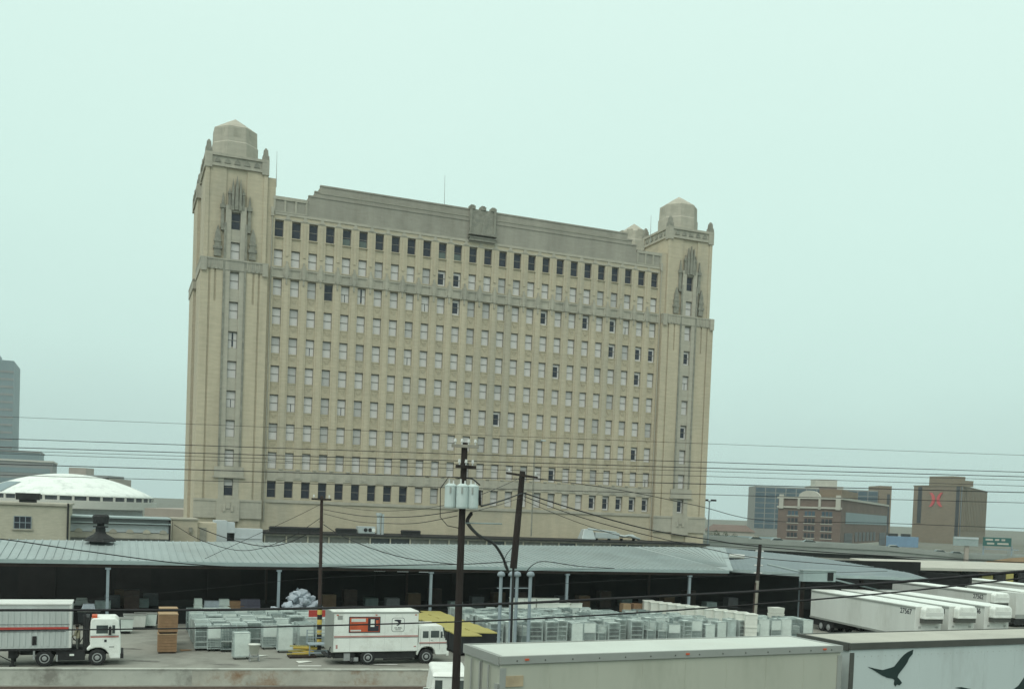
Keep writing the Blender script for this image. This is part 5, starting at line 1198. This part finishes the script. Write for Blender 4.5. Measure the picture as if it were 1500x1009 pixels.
for k in range(7):
    a_ = rnd.uniform(-.4, .4); b = MB(); b.box(-.8, .8, -.05, .05, 0, .09)
    o = b.build('yellow_bar', ylw if k % 3 else yel, None, (p.x+rnd.uniform(-.2, .2), p.y+rnd.uniform(-.3, .3), .16+k*.085), AL+a_); tag(o, 'yellow bar lying in the untidy heap on the wooden pallet', 'bar', 'yellow bars on the pallet')
p = G(470, 962); t = thing('flat_trolley', 'blue grey steel frame trolley at the foot of the striped pole behind the box truck', 'trolley', (p.x, p.y+.4, 0), AL)
b = MB(); b.box(-1., 1., -.6, .6, .28, .36); b.box(-1., 1., -.6, .6, .85, .9)
for x in (-.96, .96):
    for y in (-.56, .56): b.box(x-.035, x+.035, y-.035, y+.035, .1, 1.75 if y > 0 else .9)
for z in (1.2, 1.5, 1.72): b.box(-1, 1, .54, .58, z, z+.04)
b.build('frame', steel, t)
for x in (-.8, .8):
    for y in (-.5, .5): b = MB(); b.cyl((x-.04, y, .12), (x+.04, y, .12), .12, n=10); b.build('wheel', black, t)
b = MB(); p = G(468, 905, 2.0); b.box(-.9, .6, -.05, .05, 0, .5); tag(b.build('sign_board', red_m, None, Wp(470, 899, 73.5)-Vector((0, 0, .2)), AL), 'dark red board behind the striped pole', 'board')
# pile of mail sacks
sk = []
for k in range(3):
    b = MB(); r_ = random.Random(k); b.lathe([(.05, 0), (.34, .02), (.42, .14), (.38, .42), (.30, .70), (.12, .82), (.06, .86), (.14, .96)], n=8, sm=False)
    b.v = [(x+r_.uniform(-.1, .1), y*.62+r_.uniform(-.08, .08), z*.9+r_.uniform(-.06, .06)) for x, y, z in b.v]; sk.append(b.mesh('mail_sack', (sack, sack2, sack)[k]))
n_ = 0
for layer, (cnt_, rad) in enumerate(((13, 1.75), (11, 1.4), (9, 1.0), (6, .65), (3, .3))):
    for k in range(cnt_):
        a_ = k*2.4+layer; rr2 = rad*math.sqrt((k+.5)/cnt_); q = Wp(443, 880, 83.2); q.z = 1.3+layer*.36
        o = bpy.data.objects.new('mail_sack', sk[k % 3]); COL.objects.link(o); o.location = (q.x+rr2*math.cos(a_)*1.15, q.y+rr2*math.sin(a_)*.7, q.z)
        o.rotation_euler = (rnd.uniform(.9, 1.9), rnd.uniform(-.6, .6), rnd.uniform(0, 6)); tag(o, 'pale blue mail sack in the heap on the sack stand beside the striped pole', 'mail sack', 'heap of pale blue mail sacks')
q = Wp(443, 880, 83.2); t = thing('sack_stand', 'low dark stand carrying the heap of pale blue mail sacks', 'stand', (q.x, q.y, 0), AL)
b = MB(); b.box(-2, 2, -1.2, 1.2, 1.15, 1.28); b.build('top', rusty, t)
for x in (-1.8, 1.8):
    for y in (-1.05, 1.05): b = MB(); b.box(x-.06, x+.06, y-.06, y+.06, 0, 1.15); b.build('leg', rusty, t)
for i, (px, wd, hh, m, lab) in enumerate(((290, .7, 1.0, cart_l, 'pale upright box on the dock edge above the left end of the packed carts'), (312, 1.5, .8, sack, 'pale bundled load on the dock edge second from the left'), (328, .9, .95, cart_l, 'light grey bundle on the dock edge third from the left'), (345, 1.3, .8, cardb, 'dull brown box on the dock edge left of the purple grey one'), (366, 1.7, .95, mat('purple grey canvas', (.10, .095, .13), .9, .2, 2), 'purple grey canvas hamper on the dock edge left of the sack heap'))):
    q = Wp(px, 884, 86.6); b = MB(); b.frus(-wd/2, wd/2, -.4, .4, 0, hh, .05, .05); b.box(-wd/2-.02, wd/2+.02, -.42, .42, hh*.45, hh*.5)
    tag(b.build('dock_load', m, None, (q.x, q.y, 1.1), AL, bevel=.06), lab, 'load')
# canvas hampers left of the boards, under the canopy edge
for i, (px, py, m, lab) in enumerate(((178, 927, cart_l, 'pale canvas hamper right behind the tractor cab'), (197, 921, white_d, 'white canvas hamper between the tractor cab and the brown crates'), (213, 919, cart_l, 'grey white canvas hamper just left of the brown crates'), (130, 915, hamp, 'dark loaded hamper behind the gap between tractor and trailer'), (120, 905, hamp, 'dark hamper farther back behind the tractor'))):
    p = G(px, py); t = thing('canvas_hamper', lab, 'hamper', (p.x, p.y, 0), AL, 'canvas hampers by the dock')
    b = MB(); b.frus(-.75, .75, -.5, .5, .22, 1.15, -.08, -.06); b.build('body', m, t); b = MB(); b.box(-.86, .86, -.59, .59, 1.13, 1.18); b.build('rim', rail_m, t); b = MB(); b.box(-.6, .6, -.4, .4, .05, .22); b.build('base', black, t)
    if m is hamp: b = MB(); b.frus(-.6, .5, -.4, .4, 1.18, 1.7, .15, .1); b.build('contents', sack if i == 3 else rail_m, t)
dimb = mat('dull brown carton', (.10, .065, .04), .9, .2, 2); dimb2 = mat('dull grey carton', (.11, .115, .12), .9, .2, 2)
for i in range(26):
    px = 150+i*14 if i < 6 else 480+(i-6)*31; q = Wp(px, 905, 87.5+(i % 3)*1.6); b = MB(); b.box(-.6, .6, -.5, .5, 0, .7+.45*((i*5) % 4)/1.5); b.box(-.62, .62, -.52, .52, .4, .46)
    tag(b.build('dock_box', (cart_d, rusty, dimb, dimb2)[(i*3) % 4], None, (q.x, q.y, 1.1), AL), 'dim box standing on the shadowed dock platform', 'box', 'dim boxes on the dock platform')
# litter and marks
for px, py, m, sx, sy, lab in ((272, 952, cardb, .8, .5, 'torn brown cardboard lying beside the brown crates'), (445, 969, wbox, 1.0, .6, 'white sheet lying on the yard in front of the pallet'), (385, 960, wbox, .7, .3, 'small white sheet lying on the yard right of the waste bin')):
    p = G(px, py, .02); b = MB(); b.hull([(-sx/2, -sy/2, .03), (sx/2, -sy/2*.7, .06), (sx/2*.8, sy/2, .03), (-sx/2*.9, sy/2*.8, .08)], .02); tag(b.build('litter', m, None, (p.x, p.y, .01), AL+.3), lab, 'litter')
# barrier wall
oil = mat('oil stained concrete', (.14, .135, .12), .85, .35, 1.5)
for px, py, sx, sy in ((215, 968, 1.3, .35), (330, 973, .9, .25), (560, 974, 1.6, .3), (90, 981, 2.2, .3), (640, 972, 1.1, .3), (400, 964, .7, .25), (190, 950, 1.0, .3)):
    p = G(px, py); b = MB(); r_ = random.Random(px); n_ = 18
    b.add([(p.x+sx*math.cos(i*2*pi/n_)*r_.uniform(.65, 1.1), p.y+sy*math.sin(i*2*pi/n_)*r_.uniform(.6, 1.2), .008) for i in range(n_)], [tuple(range(n_))]); tag(b.build('oil_stain', oil), kind='structure')
q0, q1 = S(-60, 68.4), S(17.2, 55.8); d = q1-q0; L_ = d.length; a_ = math.atan2(d.y, d.x)
bwl = thing('barrier_wall', 'long low stained concrete wall along the front edge of the yard', 'wall', q0, a_)
b = MB(); b.box(0, L_*.83, 0, .28, 0, .86); b.build('wall', conc_wall, bwl)
b = MB(); b.box(L_*.83, L_, 0, .28, 0, .86); b.build('wall', rust_m, bwl)
b = MB(); b.box(0, L_, -.03, .31, .86, .93); b.build('cap', conc_wall, bwl)
for px0, px1, py in ((436, 470, 975), (530, 582, 973)):
    a, c_ = G(px0, py), G(px1, py); dv = Vector((0, .25, 0)); b = MB(); b.add([v+Vector((0, 0, .008)) for v in (a, c_, c_+dv, a+dv)], [(0, 1, 2, 3)]); tag(b.build('painted_line', stripe_w), kind='structure')

# ------------------------------------------------------------------ poles
def crossarm(par, z, L_, rz, m, n=4, drop=0.):
    b = MB(); M = Matrix.Rotation(rz, 4, 'Z'); b.box(-L_/2, L_/2, -.22, -.10, z, z+.13, 0, M); ar_ = b.build('crossarm', m, par)
    for k in range(n):
        x = -L_/2+.15+k*(L_-.3)/(n-1); b = MB(); p = M @ Vector((x, -.16, z+.13)); b.cyl(p, p+Vector((0, 0, .10)), .03, n=6); b.cyl(p+Vector((0, 0, .10)), p+Vector((0, 0, .24)), .065, .045, 8); b.build('insulator', porc, ar_)
    return ar_
def pole_pts(px, pyt, Y): p = D(px, pyt, Y); return p
P1 = D(671.5, 900, 42); t1 = thing('transformer_pole', 'dark timber utility pole carrying three grey transformer cans', 'utility pole', (P1.x, P1.y, 0)); z1 = D(677, 648, 42).z
b = MB(); b.cyl((0, 0, 0), (0, 0, z1), .19, .13, 12); b.build('pole', wood_pole, t1)
crossarm(t1, z1-.22, 1.15, math.radians(12), wood_grey, 4); crossarm(t1, z1-1.08, .95, math.radians(35), wood_pole, 3)
zc = D(678, 727, 42).z
for dx, dy in ((-.50, -.18), (-.0, -.44), (.42, -.25)):
    b = MB(); b.lathe([(.05, zc-.52), (.23, zc-.50), (.25, zc-.44), (.25, zc+.40), (.26, zc+.41), (.25, zc+.45), (.14, zc+.52), (.04, zc+.53)], c=(dx, dy), n=18, sm=False); cn2 = b.build('transformer_can', xform, t1)
    b = MB(); b.cyl((dx-.08, dy, zc+.5), (dx-.08, dy, zc+.72), .045, .03, 7); b.cyl((dx+.1, dy, zc+.5), (dx+.1, dy, zc+.66), .04, .03, 7); b.build('bushing', porc, cn2)
    b = MB(); b.box(dx-.03, dx+.03, dy-.29, dy-.24, zc+.12, zc+.38); b.build('bracket', rail_m, cn2)
b = MB(); b.tube([(.0, 0, zc+.8), (.4, -.3, zc+.75), (.72, -.25, zc+.5)], .03); b.tube([(0, 0, zc+.75), (-.6, -.3, zc+.8), (-.95, -.1, zc+.3), (-.92, 0, zc-.9), (-.6, 0, zc-1.25), (0, -.1, zc-1.35)], .018); b.tube([(.7, -.2, zc+.3), (.74, -.15, zc-.35)], .06); b.build('lead_wire', wire_m, t1)
P2 = Wp(750, 940, 78); Y2 = 60; P2 = D(749, 935, Y2); T2 = D(765.5, 690, Y2)
t2 = thing('leaning_pole', 'leaning dark timber pole with one crossarm standing on a thin steel post', 'utility pole', (P2.x, P2.y, 0)); tv = T2-Vector((P2.x, P2.y, 0)); zj = D(752, 832, Y2); jv = zj-Vector((P2.x, P2.y, 0))
b = MB(); b.cyl(jv, tv, .22, .17, 10); b.build('pole', wood_pole, t2)
b = MB(); b.cyl((0, 0, 0), jv+Vector((0, 0, .4)), .075, n=8); b.build('steel_post', black, t2)
ca = crossarm(t2, 0, 1.95, math.radians(-14), wood_pole, 2); ca.location = tv-Vector((0, 0, .32)); ca.rotation_euler.y = math.radians(7)
P3 = G(467, 957); t3 = thing('striped_pole', 'slim brown pole with a small crossarm and a yellow and black striped foot', 'utility pole', (P3.x, P3.y, 0)); T3 = D(471.5, 726, P3.y); tv = T3-Vector((P3.x, P3.y, 0))
b = MB(); b.cyl((0, 0, 0), tv, .145, .10, 10); b.build('pole', rusty, t3); ca = crossarm(t3, 0, 1.35, math.radians(4), wood_pole, 2); ca.location = tv-Vector((0, 0, .3))
for k in range(9): b = MB(); z = .35+k*.34; xk = tv.x*z/tv.z; b.cyl((xk, 0, z), (xk+.01, 0, z+.34), .165, n=12); b.build('stripe_band', ylw if k % 2 else black, t3)
b = MB()
for k in range(10): z = tv.z*.25+k*tv.z*.065; xk = tv.x*z/tv.z; b.box(xk-.2, xk+.2, -.02, .02, z, z+.035)
b.build('climbing_step', rusty, t3)
P4 = G(1103, 936); T4 = D(1113.5, 797, P4.y); t4 = thing('bleached_pole', 'pole with a dark top and a bleached lower shaft left of the dock trailers', 'utility pole', (P4.x, P4.y, 0)); tv = T4-Vector((P4.x, P4.y, 0))
b = MB(); b.cyl((0, 0, 0), tv*.62, .19, .16, 10); b.build('lower_shaft', wood_grey, t4); b = MB(); b.cyl(tv*.62, tv, .165, .15, 10); b.build('upper_shaft', wood_pole, t4)
b = MB(); b.cyl(tv*.05+Vector((-.17, -.08, 0)), tv*.6+Vector((-.17, -.08, 0)), .07, n=6); b.build('conduit', rusty, t4)
for z in (.70, .78, .86, .93):
    for s_ in (-1, 1): b = MB(); p = tv*z; b.cyl(p+Vector((s_*.17, 0, 0)), p+Vector((s_*.36, 0, 0)), .07, .05, 8); b.build('insulator', porc, t4)
b = MB(); p = tv*.86; b.cyl(p+Vector((-2.6, 0, .1)), p+Vector((-1.3, 0, .05)), .17, n=8); b.box(p.x-1.4, p.x-.1, -.04, .04, p.z, p.z+.08); b.build('lamp_arm', white_d, t4)
# conduit risers
for i, (px, lab) in enumerate(((731, 'steel riser pipe with a domed cap, leftmost of the four by the leaning pole'), (747, 'steel riser pipe with a domed cap just left of the leaning pole'), (754.5, 'steel riser pipe with a domed cap just right of the leaning pole'), (774, 'steel riser pipe with a domed cap, rightmost of the four by the leaning pole'))):
    q = D(px, 925, 64); zt = D(px+1, 843, 64).z; t = thing('riser_pipe', lab, 'pipe', (q.x, q.y, 0))
    b = MB(); b.cyl((0, 0, 0), (0, 0, zt), .11, n=10); b.build('pipe', steel, t)
    b = MB(); b.lathe([(.12, zt-.05), (.25, zt), (.25, zt+.12), (.17, zt+.26), (.03, zt+.3)], n=12, sm=True); b.build('cap', steel, t)
b = MB(); q0, q1 = D(728, 861, 64), D(778, 861, 64); b.tube([q0, q1], .035); tag(b.build('strut', steel), 'thin horizontal strut tying the four riser pipes together', 'strut')
# ------------------------------------------------------------------ wires
def wire(pts, r, lab, sag=0., n=24, grp=None, nm='power_line'):
    """pts: list of (px, py, depth); a smooth curve through them"""
    P = [D(*p) for p in pts]; out = []
    if len(P) == 2:
        for i in range(n+1): t_ = i/n; q = P[0]*(1-t_)+P[1]*t_; q.z -= sag*4*t_*(1-t_); out.append(q)
    else:
        for i in range(len(P)-1):
            p0, p1, p2, p3 = P[max(i-1, 0)], P[i], P[i+1], P[min(i+2, len(P)-1)]
            for k in range(8):
                t_ = k/8; out.append(.5*((2*p1)+(p2-p0)*t_+(2*p0-5*p1+4*p2-p3)*t_*t_+(3*p1-p0-3*p2+p3)*t_**3))
        out.append(P[-1])
    b = MB(); b.tube(out, r, 5); return tag(b.build(nm, wire_m), lab, 'wire', grp)
hi = [((-150, 604), (1650, 672), .014, 'faint topmost power line crossing the sky above all the others'),
      ((-150, 637), (1650, 696), .026, 'second power line from the top, passing well above the stepped bundle'),
      ((-150, 650), (1650, 702), .03, 'upper line of the close bundle of power lines crossing the tower'),
      ((-150, 655), (1650, 707), .018, 'middle thin line of the close bundle of power lines crossing the tower'),
      ((-150, 659), (1650, 716), .02, 'lower line of the close bundle of power lines crossing the tower'),
      ((-150, 675), (1650, 725), .034, 'bold power line just above the dark ground floor windows'),
      ((-150, 691), (1650, 740), .024, 'lowest straight power line, crossing the dark ground floor windows')]
for i, (a, c_, r, lab) in enumerate(hi): wire([(*a, 75+i), (*c_, 75+i)], r, lab, .05)
wire([(-150, 894, 40), (0, 893, 40), (250, 893, 40), (420, 891, 40), (700, 885, 39), (900, 876, 38), (1100, 866, 37), (1300, 853, 36), (1500, 836, 35), (1700, 818, 34)], .055, 'thick black cable sweeping across the yard in front of the carts', nm='cable')
wire([(-150, 926, 41), (0, 923, 41), (250, 920, 41), (420, 917, 41), (700, 909, 40), (900, 899, 39), (1100, 885, 38), (1300, 868, 37), (1500, 846, 36), (1700, 822, 35)], .032, 'thinner black cable sweeping across the yard below the thick one', nm='cable')
wire([(-100, 784, 50), (0, 789, 50), (120, 806, 52), (280, 826, 55), (420, 831, 58), (600, 827, 60), (676, 826, 60), (748, 822, 60)], .03, 'dark cable sagging from the left over the canopy roof to the leaning pole', nm='cable')
wire([(290, 772, 68), (330, 787, 68), (380, 799, 68), (420, 795, 68), (470, 772, 68.6)], .03, 'black cable drooping from the left tower foot up to the slim striped pole', nm='cable')
wire([(255, 768, 66), (300, 793, 66), (360, 806, 67), (420, 789, 68), (470, 758, 68.6)], .022, 'second drooping cable from the beige shed up to the slim striped pole', nm='cable')
wire([(300, 818, 68), (360, 790, 68), (430, 758, 68), (470, 738, 68.6)], .016, 'thin stay wire rising from the canopy edge to the slim striped pole', nm='stay_wire')
wire([(474, 737, 68.6), (520, 745, 62), (560, 748, 55), (610, 746, 48), (655, 739, 42)], .012, 'upper slack wire from the striped pole to the transformer pole', nm='wire')
wire([(474, 746, 68.6), (520, 754, 62), (560, 757, 55), (610, 756, 48), (670, 748, 42)], .02, 'middle slack wire from the striped pole to the transformer pole', nm='wire')
wire([(474, 752, 68.6), (520, 763, 62), (560, 766, 55), (610, 766, 48), (670, 755, 42)], .016, 'lower slack wire from the striped pole to the transformer pole', nm='wire')
wire([(474, 768, 68.6), (500, 784, 66), (545, 803, 63), (600, 818, 60), (676, 827, 52)], .028, 'dark cable falling from the striped pole over the canopy roof to the transformer pole', nm='cable')
wire([(705, 741, 42), (735, 733, 52), (765, 722, 60)], .04, 'heavy cable from the transformer cans to the leaning pole', nm='cable')
wire([(690, 750, 42), (735, 738, 52), (765, 728, 60)], .014, 'thin wire under the heavy cable between transformer pole and leaning pole', nm='wire')
wire([(700, 726, 42), (735, 712, 52), (765, 698, 60)], .016, 'thin wire rising from the transformers to the crossarm of the leaning pole', nm='wire')
wire([(768, 698, 60), (900, 716, 62), (1020, 740, 65), (1120, 762, 70), (1300, 766, 74), (1650, 780, 80)], .022, 'wire running from the leaning pole past the right tower and over the far buildings', nm='wire')
wire([(768, 722, 60), (850, 748, 63), (950, 775, 67), (1040, 790, 72), (1113, 800, 75), (1300, 814, 80), (1650, 830, 85)], .04, 'heavy cable falling from the leaning pole to the top of the bleached pole and beyond', nm='cable')
wire([(768, 727, 60), (850, 757, 63), (950, 784, 67), (1040, 804, 72), (1113, 817, 75), (1300, 832, 80)], .026, 'second falling cable from the leaning pole, passing just under the bleached pole top', nm='cable')
wire([(768, 733, 60), (850, 766, 63), (930, 789, 66), (1020, 797, 72), (1113, 803, 75)], .018, 'thin third cable between the leaning pole and the bleached pole', nm='cable')
wire([(690, 752, 42), (685, 765, 44), (700, 783, 50), (722, 795, 55), (736, 815, 60), (745, 838, 63)], .085, 'thick black cable bending from the transformers down to the riser pipes', nm='cable')
wire([(745, 838, 63), (738, 826, 62), (742, 812, 61), (752, 800, 60)], .02, 'short loop of cable from the riser pipes to the leaning pole', nm='cable')
wire([(770, 838, 63), (782, 826, 63), (800, 822, 66), (850, 829, 72), (900, 832, 80)], .03, 'cable looping from the right riser pipe along the canopy edge', nm='cable')
wire([(-100, 896, 70), (100, 880, 70), (300, 862, 70), (470, 846, 70), (700, 838, 68), (900, 832, 68)], .012, 'faint thin wire rising across the dark opening under the canopy', nm='wire')
wire([(700, 862, 66), (900, 850, 66), (1100, 842, 66), (1300, 836, 66)], .014, 'faint thin wire crossing the dark opening right of the leaning pole', nm='wire')
b = MB(); a, c_ = D(672, 765.5, 42), D(735, 767, 44); b.tube([a, c_], .03); tag(b.build('bracket_arm', gutter), 'thin horizontal bracket arm sticking out right of the transformer pole', 'bracket')
print('objects', len(bpy.data.objects))
